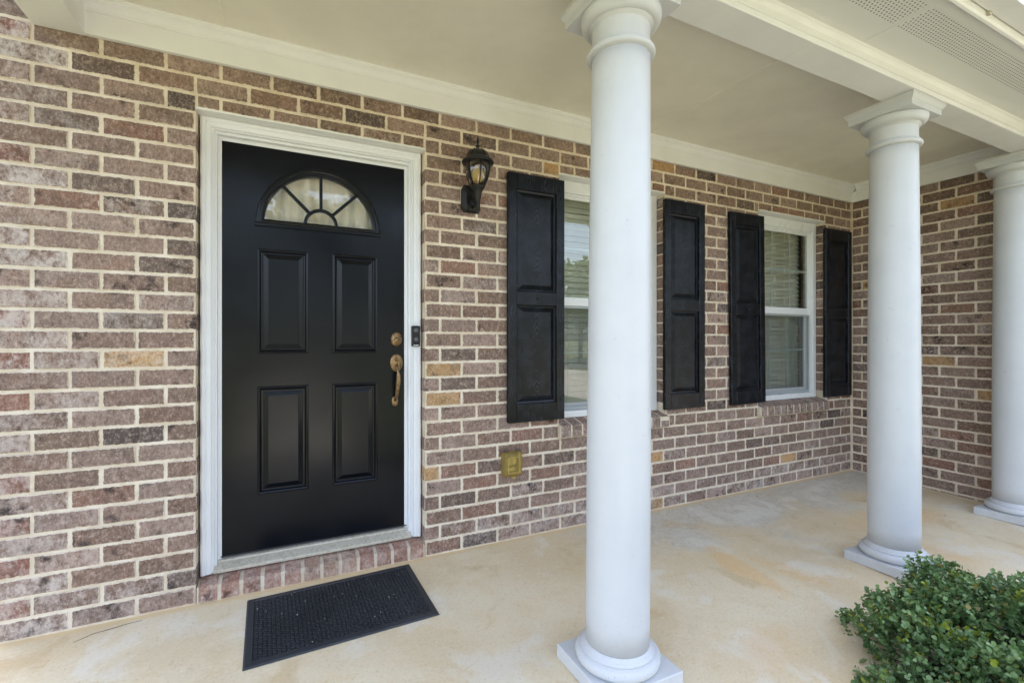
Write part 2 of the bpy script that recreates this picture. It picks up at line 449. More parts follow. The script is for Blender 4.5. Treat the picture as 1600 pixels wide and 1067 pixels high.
def soffit_material():
    """painted aluminium soffit with punched vent holes (fine relief) in one strip"""
    m, nt, b = mat('vented_soffit'); N = NB(nt); p = N.pos(); xyz = N.sep(p)
    py, px_ = .0130, .0210
    row = N.math('DIVIDE', xyz[1], py); ri = N.math('FLOOR', row)
    xs = N.math('ADD', N.math('DIVIDE', xyz[0], px_), N.math('MULTIPLY', N.math('FLOORED_MODULO', ri, 2.0), .5))
    du = N.math('MULTIPLY', N.math('SUBTRACT', N.math('FRACT', xs), .5), px_/.0130); dv = N.math('SUBTRACT', N.math('FRACT', row), .5)
    r = N.math('SQRT', N.math('ADD', N.math('MULTIPLY', du, du), N.math('MULTIPLY', dv, dv)))
    hole = N.map(r, .24, .30, 1, 0)
    iny = N.math('MULTIPLY', N.math('GREATER_THAN', xyz[1], .958), N.math('LESS_THAN', xyz[1], 1.088))
    xm = N.math('ABSOLUTE', N.math('SUBTRACT', N.math('FRACT', N.math('DIVIDE', N.math('SUBTRACT', xyz[0], 2.35-1.22), 2.44)), .5))
    gap = N.math('GREATER_THAN', xm, .008)
    hole = N.math('MULTIPLY', hole, N.math('MULTIPLY', iny, gap))
    N.l(N.mix(hole, (.72, .72, .69, 1), (.02, .018, .016, 1)), b.inputs['Base Color'])
    b.inputs['Roughness'].default_value = .45
    N.l(N.bump(N.math('SUBTRACT', 1.0, hole), .6, .002), b.inputs['Normal'])
    return m
M['soffit'] = soffit_material()

def leaf_material(name, rough=.32, attr='lcol'):
    m, nt, b = mat(name); N = NB(nt)
    a = N.n('ShaderNodeAttribute', attribute_name=attr).outputs['Color']
    N.l(a, b.inputs['Base Color']); b.inputs['Roughness'].default_value = rough; b.inputs['Specular IOR Level'].default_value = .5
    b.inputs['Transmission Weight'].default_value = 0.0
    tl = N.n('ShaderNodeBsdfTranslucent'); N.l(N.mix(.5, a, (.16, .22, .03, 1)), tl.inputs[0])
    mx = N.n('ShaderNodeMixShader'); mx.inputs[0].default_value = .22
    N.l(b.outputs[0], mx.inputs[1]); N.l(tl.outputs[0], mx.inputs[2]); N.l(mx.outputs[0], nt.nodes['Material Output'].inputs['Surface'])
    return m
M['leaf'] = leaf_material('shrub_leaf', .30)
M['tree_leaf'] = leaf_material('tree_leaf', .5)
M['bark'] = simple('bark', (.11, .08, .06, 1), .9, .1, .4, 40, 1.0)
M['twig'] = simple('shrub_twig', (.13, .095, .075, 1), .85, .1, .3, 80, .5)

# ------------------------------------------------------------------ main dimensions (metres; x along the wall, y into the house)
DW = 2.57                                   # brick face
PIT = .0839; NC = 30                        # brick course height, courses under the frieze
X_L, X_C = -1.046, 4.79                      # left house corner, inner corner with the wing
Z_LINTEL = 2.29
DOOR = (-.375, .697)                        # brick openings
WIN = [(1.58, 2.474), (3.491, 4.385)]
SILL0 = .592
slab_z = lambda y: -.02*(DW - y)
CEIL = 2.66

# ------------------------------------------------------------------ ground, slab
def sheet(name, x0, x1, y0, y1, z, mat_, nx=1, ny=1):
    mb = MB(); v = []; f = []
    for j in range(ny+1):
        for i in range(nx+1): v.append((x0+(x1-x0)*i/nx, y0+(y1-y0)*j/ny, z))
    for j in range(ny):
        for i in range(nx): a = j*(nx+1)+i; f.append((a, a+1, a+nx+2, a+nx+1))
    return mb.add(v, f).build(name, mat_)
tag(sheet('lawn', -400, 400, -600, 400, -.20, M['lawn']), kind='structure')
mb = MB(); mb.box(.87, 4.98, -.35, .94, -.3, -.175)
tag(mb.build('planting_bed', M['soil']), kind='structure')
mb = MB(); mb.box(-2.6, -1.31, .94, 3.4, -.3, -.17)
tag(mb.build('side_bed', M['soil']), kind='structure')
mb = MB(); mb.box(-.55, .85, -14, .946, -.3, -.188); tag(mb.build('bounce_walk', M['bounce_pave']), kind='structure')  # unseen pale walk, added to bounce daylight into the porch
mb = MB(); mb.box(6.4, 12.4, -14, .5, -.3, -.186); tag(mb.build('bounce_driveway', M['bounce_pave']), kind='structure')  # unseen paving added to throw light up at the ceiling
mb = MB(); mb.box(-200, 200, -21.0, -14.0, -.3, -.19); tag(mb.build('street', M['asphalt']), kind='structure')
# porch slab: one block, its top falling 2 % towards the front
mb = MB(); y0, y1 = .95, 2.80; x0, x1 = -1.30, 4.95
mb.add([(x0,y0,-.3),(x1,y0,-.3),(x1,y1,-.3),(x0,y1,-.3),(x0,y0+.012,slab_z(y0)),(x1,y0+.012,slab_z(y0)),(x1,y1,slab_z(y1)),(x0,y1,slab_z(y1)),
        (x0,y0,slab_z(y0)-.012),(x1,y0,slab_z(y0)-.012)],
       [(3,2,1,0), (4,5,6,7), (0,1,9,8), (8,9,5,4), (1,2,6,5,9), (2,3,7,6), (3,0,8,4,7)])
tag(mb.build('porch_floor', M['concrete']), kind='structure')

# ------------------------------------------------------------------ brick walls
PAL = [((150,127,115), 34), ((142,118,105), 30), ((162,139,127), 22), ((134,109,95), 14), ((116,100,91), 8), ((92,82,77), 4),
       ((150,116,100), 5), ((190,152,106), 3), ((142,104,88), 2), ((128,107,93), 6)]
def pick_colour(r):
    t = sum(w for _, w in PAL); q = r.random()*t
    for c, w in PAL:
        q -= w
        if q <= 0: break
    j = 1 + r.uniform(-.06, .06); dj = r.uniform(-3, 3)
    return lin(*[min(255, k*j + dj) for k in c])

brick_cache = {}
def brick_verts(L, h, D, var):
    """a face with an uneven outline, a worn arris and sides; local: x length, y depth (front at 0), z height; centred in x and z"""
    r = random.Random(int(L*1e4)*31 + int(h*1e4)*7 + var)
    jit = lambda: r.uniform(-.0016, .0016)
    hx, hz = L/2, h/2
    out = []
    nx = 2 if L > .12 else 1
    for k in range(nx+1):
        t = -1+2*k/nx if nx else 0
        if k == 0: out.append((-hx+.002, -hz)); 
        elif k == nx: out.append((hx-.002, -hz))
        else: out.append((t*hx + r.uniform(-.03, .03), -hz))
    out += [(hx, -hz+.002), (hx, hz-.002)]
    for k in range(nx+1):
        t = 1-2*k/nx
        if k == 0: out.append((hx-.002, hz))
        elif k == nx: out.append((-hx+.002, hz))
        else: out.append((t*hx + r.uniform(-.03, .03), hz))
    out += [(-hx, hz-.002), (-hx, -hz+.002)]
    out = [(x+jit(), z+jit()) for x, z in out]
    n = len(out); ar = .0028
    front = [(x - math.copysign(ar, x) if abs(x) > hx-.008 else x, r.uniform(-.0006, .0006), z - math.copysign(ar, z) if abs(z) > hz-.008 else z) for x, z in out]
    rim = [(x, ar*1.1, z) for x, z in out]
    back = [(x, D, z) for x, z in out]
    v = front + rim + back
    f = [tuple(range(n))]
    for k in range(n):
        k2 = (k+1) % n
        f.append((k, n+k, n+k2, k2)); f.append((n+k, 2*n+k, 2*n+k2, n+k2))
    return v, f

def brick_mesh(L, h, D, var):
    key = (round(L, 3), round(h, 3), D, var)
    if key in brick_cache: return brick_cache[key]
    v, f = brick_verts(L, h, D, var)
    me = bpy.data.meshes.new('brick'); me.from_pydata(v, [], f)
    uvl = me.uv_layers.new(name='edge')
    for pl in me.polygons:
        side = any(v[i][1] > .05 for i in pl.vertices)
        for li in pl.loop_indices:
            p = v[me.loops[li].vertex_index]; uvl.data[li].uv = (0, 0) if side else (p[0]/(L/2), p[2]/(h/2))
    me.materials.append(M['brick']); brick_cache[key] = me
    return me

def wall_coords(kind):
    """maps brick-local (along, depth, z) into the world for a front (+x along, +y depth) or wing (-y along, +x depth) wall"""
    if kind == 'front': return (lambda a, d_, z: (a, DW+d_, z)), 0.0
    return (lambda a, d_, z: (X_C+d_, a, z)), R(-90)   # 'along' is world y

def project_area(p):
    fx, fy = .4347, .9004
    dep = p[0]*fx + p[1]*fy
    if dep < .2: return 0
    sx = 800 + 729*(p[0]*fy - p[1]*fx)/dep; sy = 532 - 729*(p[2]-H)/dep
    if not (-30 < sx < 1630 and -20 < sy < 1090): return 0
    return 1/dep**2

def make_wall(root, specs, kind, limit=300):
    """specs: (a0, a1, z0, z1, colour, haze). The largest 'limit' become objects, the rest one joined mesh."""
    conv, rot = wall_coords(kind)
    ranked = sorted(range(len(specs)), key=lambda i: -project_area(conv((specs[i][0]+specs[i][1])/2, 0, (specs[i][2]+specs[i][3])/2))
                    * (specs[i][1]-specs[i][0])*(specs[i][3]-specs[i][2]))
    single = set(ranked[:limit]); jv = []; jf = []; jc = []; juv = []; jd = []
    r = random.Random(5)
    for i, (a0, a1, z0, z1, colr, hz) in enumerate(specs):
        L, h = a1-a0, z1-z0; var = r.randrange(6); D = .095
        ca, cz = (a0+a1)/2 + r.uniform(-.001, .001), (z0+z1)/2 + r.uniform(-.001, .001); push = r.uniform(-.002, .0022)
        if i in single:
            o = bpy.data.objects.new('brick', brick_mesh(L, h, D, var)); col.objects.link(o); o.parent = root
            o.location = Vector(conv(ca, push, cz)) - ORG[root]
            o.rotation_euler = (r.uniform(-.004, .004), r.uniform(-.005, .005), rot + r.uniform(-.003, .003))
            if kind != 'front': o.rotation_euler[1] *= .5
            o.color = (colr[0], colr[1], colr[2], 1-hz)
        else:
            v, f = brick_verts(L, h, D, var); n = len(jv)
            for (x, y, z) in v:
                jv.append(conv(ca + (x if kind == 'front' else -x), push+y, cz+z)); jc.append((colr[0], colr[1], colr[2], 1-hz))
                juv.append((x/(L/2), z/(h/2))); jd.append(y)
            jf += [tuple(k+n for k in ff) for ff in f]
    if jv:
        me = bpy.data.meshes.new('brick_rows'); o0 = ORG[root]
        me.from_pydata([(x-o0.x, y-o0.y, z-o0.z) for x, y, z in jv], [], jf)
        a = me.attributes.new('bcol', 'FLOAT_COLOR', 'POINT'); a.data.foreach_set('color', np.array(jc).ravel())
        uvl = me.uv_layers.new(name='edge')
        li = np.zeros(len(me.loops), dtype=np.int32); me.loops.foreach_get('vertex_index', li); UV = np.array(juv)[li]
        for pl, ff in zip(me.polygons, jf):
            if pl.loop_total == 4 and max(jd[i] for i in ff) > .05: UV[pl.loop_start:pl.loop_start+4] = 0
        uvl.data.foreach_set('uv', UV.ravel())
        me.materials.append(M['brick_joined'])
        o = bpy.data.objects.new('brick', me); col.objects.link(o); o.parent = root; o['kind'] = 'stuff'

def row_joints(anchors, lo, hi):
    return [lo] + [a for a in anchors if lo+.02 < a < hi-.02] + [hi]

even = [-.821, -.5955] + [-.5955+.216*k for k in range(1, 7)] + [.9165, 1.1424, 1.3647, 1.5867, 1.8055, 2.0243, 2.2431, 2.462, 2.682, 2.896, 3.1145, 3.333, 3.548, 3.763, 3.981, 4.203, 4.416, 4.628]
odd = [-.9388, -.7181, -.4911] + [-.4911+.2128*k for k in range(1, 6)] + [.7856, 1.009, 1.2333, 1.4595] + [(even[i]+even[i+1])/2 for i in range(len(even)-1) if even[i] > 1.5] + [4.715]

JT = .0115
specs = []; rb = random.Random(21)
def course_z(k): return .001 + PIT*(NC-k), .001 + PIT*(NC-k+1)     # k = 1 at the top ... 30 at the floor

def blocked(za, zb):
    """openings that a course crosses: list of (x0, x1, cut_bottom_z or None)"""
    out = []
    if za < Z_LINTEL-.004:
        out.append((DOOR[0], DOOR[1]))
        for w in WIN:
            if zb > SILL0+.004:
                s = .012 if za < .68 else 0.0
                out.append((w[0]-s, w[1]+s*1.6))
    return out

def add_brick(a0, a1, z0, z1, corner=False):
    c = pick_colour(rb); hz = 0.0
    if a0 < -.93: hz = rb.choice((.1, .25, .4, .6)) if a0 < -1.0 else rb.choice((0, 0, .15, .3)); c = lin(*rb.choice(((152,112,97), (146,102,88), (160,134,121), (152,127,114), (158,132,119)))) if a1-a0 < .14 else c
    elif rb.random() < .07: hz = rb.uniform(.15, .35)
    if z0 < .1: hz = max(hz, rb.uniform(0, .4))
    specs.append((a0, a1, z0, z1, c, hz))

for k in range(-4, 33):
    za, zb = course_z(k); z0, z1 = za + JT/2, zb - JT/2
    hi_x = X_C - .004; lo_x = X_L
    if k < 1: hi_x = -.80                   # the wall runs on upwards only left of the porch roof
    if k > NC: hi_x = -.80
    js = row_joints(even if k % 2 == 0 else odd, lo_x, hi_x)
    bl = blocked(za, zb) if 1 <= k <= NC else []
    for a, b in zip(js[:-1], js[1:]):
        segs = [(a, b)]
        if zb > Z_LINTEL > za:              # the course over the openings is sawn thin there
            cuts = [DOOR[0], DOOR[1]] + [q for w in WIN for q in w]
            pts = [a] + [q for q in cuts if a+.03 < q < b-.03] + [b]
            for p, q in zip(pts[:-1], pts[1:]):
                mid = (p+q)/2; over = any(o0 < mid < o1 for o0, o1 in bl)
                zz0 = max(z0, Z_LINTEL+.004) if over else z0
                if z1-zz0 > .012:
                    add_brick(p + (JT/2 if p > lo_x+.001 else 0), q - JT/2, zz0, z1)
            continue
        for (o0, o1) in bl:
            ns = []
            for (p, q) in segs:
                if q <= o0 or p >= o1: ns.append((p, q)); continue
                if p < o0: ns.append((p, o0 + JT/2))
                if q > o1: ns.append((o1 - JT/2, q))
            segs = ns
        for (p, q) in segs:
            if q-p < .035: continue
            add_brick(p + (JT/2 if p > lo_x+.001 else 0), q - JT/2, z0, z1)

wall = thing('brick_wall', (1.9, DW, 0), 'long brown brick house wall holding the black door and both shuttered windows', 'wall')
make_wall(wall, specs, 'front', 300)

# mortar body of the wall, 4 mm behind the brick faces, with the three openings left out
mb = MB(); yf, yb = DW+.0035, DW+.165
xs = sorted([X_L+.004, DOOR[0], DOOR[1], WIN[0][0], WIN[0][1], WIN[1][0], WIN[1][1], X_C+.1])
def mbox(x0, x1, z0, z1): mb.box(x0, x1, yf, yb, z0, z1)
mbox(X_L+.004, DOOR[0]-.004, -.28, Z_LINTEL); mbox(DOOR[1]+.004, WIN[0][0]-.004, -.28, Z_LINTEL)
mbox(WIN[0][1]+.004, WIN[1][0]-.004, -.28, Z_LINTEL); mbox(WIN[1][1]+.004, X_C+.1, -.28, Z_LINTEL)
for w in WIN: mbox(w[0]-.004, w[1]+.004, -.28, SILL0+.07)
mbox(X_L+.004, X_C+.1, Z_LINTEL+.0005, 2.60); mbox(X_L+.004, -.78, 2.60, 2.9)
mb.build('mortar', M['mortar'], wall)
for (x0, x1) in [DOOR] + WIN:               # painted steel lintels under the sawn course
    m2 = MB(); m2.box(x0-.004, x1+.004, DW+.001, DW+.10, Z_LINTEL-.006, Z_LINTEL+.003); m2.build('lintel', M['trim'], wall)
# rowlock sills under the windows: every brick tilted, its top sloping out
def sill(x0, x1):
    n = 11; w = (x1-x0)/n
    for i in range(n):
        a, b = x0+i*w+.006, x0+(i+1)*w-.006
        yo, yi = DW-.030 + random.uniform(-.002, .002), DW+.078
        zf, zb_ = .672 + random.uniform(-.002, .002), .700
        m2 = MB()
        m2.add([(a,yo,SILL0+.004),(b,yo,SILL0+.004),(b,yi,SILL0+.02),(a,yi,SILL0+.02),(a,yo+.003,zf),(b,yo+.003,zf),(b,yi,zb_),(a,yi,zb_)],
               [(0,1,5,4), (4,5,6,7), (0,3,2,1), (1,2,6,5), (3,0,4,7), (2,3,7,6)])
        o = m2.build('sill_brick', M['brick'], wall); o.data.uv_layers.new(name='edge').data.foreach_set('uv', np.zeros(len(o.data.loops)*2))
        o.color = tuple(pick_colour(rb)[:3]) + (.8,)
    m2 = MB(); m2.add([(x0,DW-.0275,SILL0+.006),(x1,DW-.0275,SILL0+.006),(x1,DW+.075,SILL0+.02),(x0,DW+.075,SILL0+.02),(x0,DW-.0255,.6695),(x1,DW-.0255,.6695),(x1,DW+.075,.697),(x0,DW+.075,.697)],
               [(0,1,5,4), (4,5,6,7), (0,3,2,1), (1,2,6,5), (3,0,4,7), (2,3,7,6)])
    m2.build('sill_mortar', M['mortar'], wall)
for w in WIN: sill(w[0]-.008, w[1]+.02)
# rowlock step under the door
n = 12; w = (DOOR[1]-DOOR[0])/n
for i in range(n):
    a, b = DOOR[0]+i*w+.008, DOOR[0]+(i+1)*w-.008
    yo = DW - .007 + random.uniform(-.0015, .0015); zt = .078 + random.uniform(-.001, .001)
    m2 = MB(); m2.add([(a,yo,.006),(b,yo,.006),(b,DW+.12,.006),(a,DW+.12,.006),(a+.002,yo+.004,zt),(b-.002,yo+.004,zt),(b-.002,DW+.12,.096),(a+.002,DW+.12,.096)],
               [(0,1,5,4), (4,5,6,7), (0,3,2,1), (1,2,6,5), (3,0,4,7), (2,3,7,6)])
    o = m2.build('step_brick', M['brick'], wall); o.data.uv_layers.new(name='edge').data.foreach_set('uv', np.zeros(len(o.data.loops)*2))
    o.color = tuple(lin(*rb.choice(((168,128,110), (160,116,98), (176,142,122))))[:3]) + (.75,)
m2 = MB(); m2.add([(DOOR[0],DW-.0015,-.05),(DOOR[1],DW-.0015,-.05),(DOOR[1],DW+.16,-.05),(DOOR[0],DW+.16,-.05),(DOOR[0],DW+.0015,.0715),(DOOR[1],DW+.0015,.0715),(DOOR[1],DW+.16,.093),(DOOR[0],DW+.16,.093)],
               [(0,1,5,4), (4,5,6,7), (0,3,2,1), (1,2,6,5), (3,0,4,7), (2,3,7,6)])
m2.build('step_mortar', M['mortar'], wall)

# the wing wall that closes the porch on the right
wing_end = .55
wing = thing('brick_wall', (X_C, 1.6, 0), 'short brown brick side wall, its colour darkened for shade, meeting the main wall at the inner corner', 'wall')
wspecs = []
wodd = [1.911-.2248*k for k in range(-2, 7)]; wev = [1.804-.2248*k for k in range(-3, 7)]
for k in range(1, 32):
    za, zb = course_z(k); js = sorted(row_joints(sorted(wev if k % 2 == 0 else wodd), wing_end, DW-.008))
    for p, q in zip(js[:-1], js[1:]):
        c = pick_colour(rb); c = tuple(x*.92 for x in c[:3])  # side wall's shade put into its brick colour
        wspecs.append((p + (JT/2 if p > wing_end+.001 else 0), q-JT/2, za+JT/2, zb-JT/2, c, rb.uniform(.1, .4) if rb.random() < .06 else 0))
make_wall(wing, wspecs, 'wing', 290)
mb = MB(); mb.box(X_C+.0035, X_C+.165, wing_end+.004, DW+.0005, -.28, 2.9); mb.build('mortar', M['mortar'], wing)

# ------------------------------------------------------------------ house body behind: rooms and roof (keeps daylight out from behind)
mb = MB()
mb.box(-1.0, 5.0, 4.6, 4.7, -.2, 2.9); mb.box(-1.0, -.96, DW+.17, 4.6, -.2, 2.9); mb.box(4.96, 5.0, DW+.17, 4.6, -.2, 2.9)
mb.box(-.96, 4.96, DW+.17, 4.6, -.2, -.12); mb.box(-.96, 4.96, DW+.17, 4.6, 2.62, 2.7); mb.box(1.0, 1.06, DW+.17, 4.6, -.12, 2.62)
tag(mb.build('house_rooms', M['room']), 'dim plain rooms behind the front door and the windows', 'room')
mb = MB()
mb.add([(-1.35,.86,2.70),(6.6,.86,2.70),(6.6,6.2,5.3),(-1.35,6.2,5.3),(-1.35,.86,2.66),(6.6,.86,2.66),(6.6,6.2,5.22),(-1.35,6.2,5.22),
        (-1.35,11.4,2.7),(6.6,11.4,2.7),(-1.35,11.4,2.62),(6.6,11.4,2.62)],
       [(0,1,2,3), (7,6,5,4), (0,4,5,1), (1,5,6,2), (0,3,7,4), (3,2,9,8), (6,7,10,11), (8,9,11,10)])
tag(mb.build('roof', M['roof']), 'grey shingle house roof rising behind the porch gutter', 'roof')
mb = MB(); mb.box(-1.02, 6.4, 4.75, 11, -.2, 2.75); tag(mb.build('rear_house', M['room']), 'plain rear block of the house under the roof', 'building')

# ------------------------------------------------------------------ porch ceiling, friezes, beams, soffit, gutter
ceil = thing('porch_ceiling', (2, 1.95, CEIL), 'flat cream painted porch ceiling with thin panel seams', 'ceiling')
edges = [-.80, -.262, 2.277, 4.715, X_C+.02]
for a, b in zip(edges[:-1], edges[1:]):
    mb = MB(); mb.box(a+.0015, b-.0015, 1.30, DW+.05, CEIL, CEIL+.02); mb.build('ceiling_panel', M['ceiling'], ceil)
for x in edges[1:3]:
    mb = MB(); mb.prism_y([(x-.011, CEIL+.001), (x-.008, CEIL-.0035), (x+.008, CEIL-.0035), (x+.011, CEIL+.001)], 1.38, DW-.05); mb.build('seam_strip', M['ceiling'], ceil)

def frieze_profile(s):                      # (distance from wall, z): board, bead and crown
    return [(0, 2.505), (.022, 2.505), (.022, 2.600), (.026, 2.603), (.026, 2.609), (.030, 2.613), (.033, 2.620), (.040, 2.630),
            (.050, 2.638), (.050, 2.644), (.056, 2.650), (.056, CEIL), (0, CEIL)]
fr = thing('frieze_board', (1.9, DW, 2.505), 'long white painted frieze board with crown moulding above the door and windows', 'frieze')
mb = MB(); mb.prism_x([(DW-.0035-d_, z) for d_, z in frieze_profile(0)[:3]] + [(DW-.0035, 2.600)], -.765, X_C-.004); mb.build('board', M['trim'], fr)
mb = MB(); mb.prism_x([(DW-.0035, 2.6005)] + [(DW-.0035-d_, z+.0005) for d_, z in frieze_profile(0)[2:-1]] + [(DW-.0035, CEIL)], -.765, X_C-.004); mb.build('crown_moulding', M['trim'], fr)
fr = thing('frieze_board', (X_C, 2, 2.505), 'short white frieze board with crown moulding on the side wall', 'frieze')
mb = MB(); mb.prism_y([(X_C-.0035-d_, z) for d_, z in frieze_profile(0)[:3]] + [(X_C-.0035, 2.600)], 1.385, DW-.026); mb.build('board', M['trim'], fr)
mb = MB(); mb.prism_y([(X_C-.0035, 2.6005)] + [(X_C-.0035-d_, z+.0005) for d_, z in frieze_profile(0)[2:-1]] + [(X_C-.0035, CEIL)], 1.385, DW-.06); mb.build('crown_moulding', M['trim'], fr)

BY0, BY1, BZ = 1.235, 1.385, 2.488          # front beam over the columns
bm = thing('porch_beam', (2, 1.31, BZ), 'white boxed beam carried by the row of columns', 'beam')
mb = MB(); mb.box(-.934, X_C+.0, BY0, BY1, BZ, CEIL+.02, .003); mb.build('beam_casing', M['trim'], bm)
mb = MB(); mb.prism_x([(BY0-.0005, BZ+.022), (BY0-.006, BZ+.024), (BY0-.006, BZ+.050), (BY0-.010, BZ+.054), (BY0-.016, BZ+.062), (BY0-.022, BZ+.066), (BY0-.022, 2.567), (BY0-.0005, 2.567)], -.95, X_C); mb.build('bed_moulding', M['trim'], bm)
mb = MB(); mb.box(2.02, 2.023, BY0+.004, BY1-.004, BZ-.0012, BZ+.004); mb.build('board_joint', M['ceiling'], bm)
bm = thing('porch_beam', (-.85, 1.95, 2.5), 'white boxed beam running from the brick wall beside the door to the front', 'beam')
mb = MB(); mb.box(-.934, -.765, BY1+.001, DW-.004, 2.503, CEIL+.02, .003); mb.build('beam_casing', M['trim'], bm)
mb = MB(); mb.prism_y([(-.7645, 2.605), (-.760, 2.609), (-.755, 2.62), (-.745, 2.632), (-.735, 2.64), (-.735, 2.65), (-.729, 2.655), (-.729, CEIL), (-.7645, CEIL)], BY1+.001, DW-.06); mb.build('crown_moulding', M['trim'], bm)

so = thing('eave_soffit', (2, 1.05, 2.567), 'white aluminium eave soffit with punched vent strip outside the porch beam', 'soffit')
xb = [-1.35, -.09, 2.35, 4.79, 6.5]
for a, b in zip(xb[:-1], xb[1:]):
    mb = MB(); mb.box(a+.001, b-.001, .905, BY0-.001, 2.567, 2.577); mb.build('soffit_panel', M['soffit'], so)
fa = thing('fascia', (2, .89, 2.55), 'white rolled fascia edge along the eave soffit', 'fascia')
mb = MB(); mb.prism_x([(.915, 2.566), (.912, 2.556), (.904, 2.550), (.895, 2.552), (.889, 2.560), (.886, 2.58), (.886, 2.70), (.915, 2.70)], -1.35, 6.5); mb.build('fascia_board', M['trim'], fa)
gu = thing('rain_gutter', (2, .83, 2.57), 'white metal rain gutter hung along the fascia', 'gutter')
mb = MB(); mb.prism_x([(.880, 2.575), (.800, 2.572), (.796, 2.60), (.772, 2.625), (.758, 2.66), (.758, 2.69), (.766, 2.69), (.766, 2.663), (.780, 2.63), (.803, 2.605), (.806, 2.58), (.875, 2.583), (.875, 2.69), (.880, 2.69)], -1.38, 6.6); mb.build('trough', M['trim'], gu)
mb = MB(); mb.box(2.612, 2.628, .874, .888, 2.562, 2.590, .002); mb.build('bracket', M['threshold'], gu)

# ------------------------------------------------------------------ columns
def make_column(cx, cy, lean, label):
    zf = slab_z(cy)
    t = thing('porch_column', (cx, cy, zf), label, 'column', 'white round columns along the porch front')
    zp = zf + .0535; hw = .165
    mb = MB(); mb.box(cx-hw, cx+hw, cy-hw, cy+hw, zf+.002, zp, .003); mb.build('plinth', M['column'], t)
    z = zp + .0005; prof = [(.120, z)]
    for k in range(13):                     # torus
        a = -math.pi/2 + math.pi*k/12; prof.append((.134 + .0225*math.cos(a), z + .0225 + .0225*math.sin(a)))
    prof += [(.135, z+.0455), (.135, z+.0515), (.1315, z+.054), (.1275, z+.0555), (.1265, z+.062), (.121, z+.066), (.119, z+.070)]
    mb = MB(); mb.lathe(cx, cy, prof, 64); base = mb.build('base', M['column'], t)
    zs = z + .069; zt = 2.283; prof = []
    for k in range(25):
        u = k/24; r_ = .1175 if u < .3 else .1175 - .0105*((u-.3)/.7)**1.3
        prof.append((r_, zs + (zt-zs)*u))
    mb = MB(); mb.lathe(cx-lean[0]*zs, cy-lean[1]*zs, prof, 72, lean); mb.build('shaft', M['column'], t)
    lx, ly = cx + lean[0]*(zt-zs), cy + lean[1]*(zt-zs)
    prof = [(.104, zt-.020)]
    for k in range(9):
        a = -math.pi/2 + math.pi*k/8; prof.append((.1145 + .0115*math.cos(a), zt-.006 + .0115*math.sin(a)))
    prof += [(.117, zt+.0065), (.117, zt+.011), (.108, zt+.013), (.1065, zt+.022), (.1065, zt+.080), (.1075, zt+.088), (.118, zt+.090), (.118, zt+.097)]
    for k in range(9):                      # echinus
        a = -math.pi/2 + math.pi/2*k/8; prof.append((.120 + .028*math.cos(a), zt+.130 + .033*math.sin(a)))
    prof += [(.148, zt+.140)]
    mb = MB(); mb.lathe(lx, ly, prof, 64); cp = mb.build('capital', M['column'], t)
    za = zt + .1405; h0 = .150
    mb = MB()
    v = []; pr = [(h0, za), (h0, za+.030), (h0+.004, za+.033), (h0+.011, za+.045), (h0+.014, za+.048), (h0+.014, BZ-.0015)]
    for (q, zz) in pr: v += [(lx-q, ly-q, zz), (lx+q, ly-q, zz), (lx+q, ly+q, zz), (lx-q, ly+q, zz)]
    f = [(3,2,1,0)] + [(4*i+e, 4*i+(e+1) % 4, 4*i+4+(e+1) % 4, 4*i+4+e) for i in range(len(pr)-1) for e in range(4)] + [tuple(4*(len(pr)-1)+e for e in range(4))]
    mb.add(v, f); mb.build('abacus', M['column'], cp)
    return t
make_column(1.117, 1.405, (.0055, -.0024), 'white round column nearest the front door, standing before the first window')
make_column(3.02, 1.405, (0, 0), 'white round column rising behind the green shrub')
make_column(4.585, 1.405, (0, 0), 'white round column close beside the brick side wall')

# ------------------------------------------------------------------ front door
YS = 2.70                                   # face of the door leaf
dx0, dx1, dz0, dz1 = -.293, .624, .150, 2.206
door = thing('front_door', (.1655, YS, dz0), 'black panelled front door with half-round fanlight and brass handle', 'door')
panels = [(-.135, .104, 1.147, 1.684), (.2216, .4615, 1.147, 1.684), (-.135, .104, .4305, .981), (.2216, .4615, .4305, .981)]
FC, FZ, FR = .1655, 1.806, .306
mb = MB()
def rectf(x0, x1, z0, z1): mb.add([(x0,YS,z0),(x1,YS,z0),(x1,YS,z1),(x0,YS,z1)], [(0,1,2,3)])
rectf(dx0, -.135, dz0, 1.70); rectf(.4615, dx1, dz0, 1.70); rectf(.104, .2216, dz0, 1.70)
for (a, b) in ((-.135, .104), (.2216, .4615)):
    rectf(a, b, dz0, .4305); rectf(a, b, .981, 1.147); rectf(a, b, 1.684, 1.70)
rectf(dx0, dx1, 1.70, FZ); rectf(dx0, FC-FR, FZ, dz1); rectf(FC+FR, dx1, FZ, dz1)
NA = 40
for k in range(NA):
    a, b = math.pi*(1-k/NA), math.pi*(1-(k+1)/NA)
    xa, xb2 = FC+FR*math.cos(a), FC+FR*math.cos(b)
    mb.add([(xa,YS,FZ+FR*math.sin(a)),(xb2,YS,FZ+FR*math.sin(b)),(xb2,YS,dz1),(xa,YS,dz1)], [(0,1,2,3)])
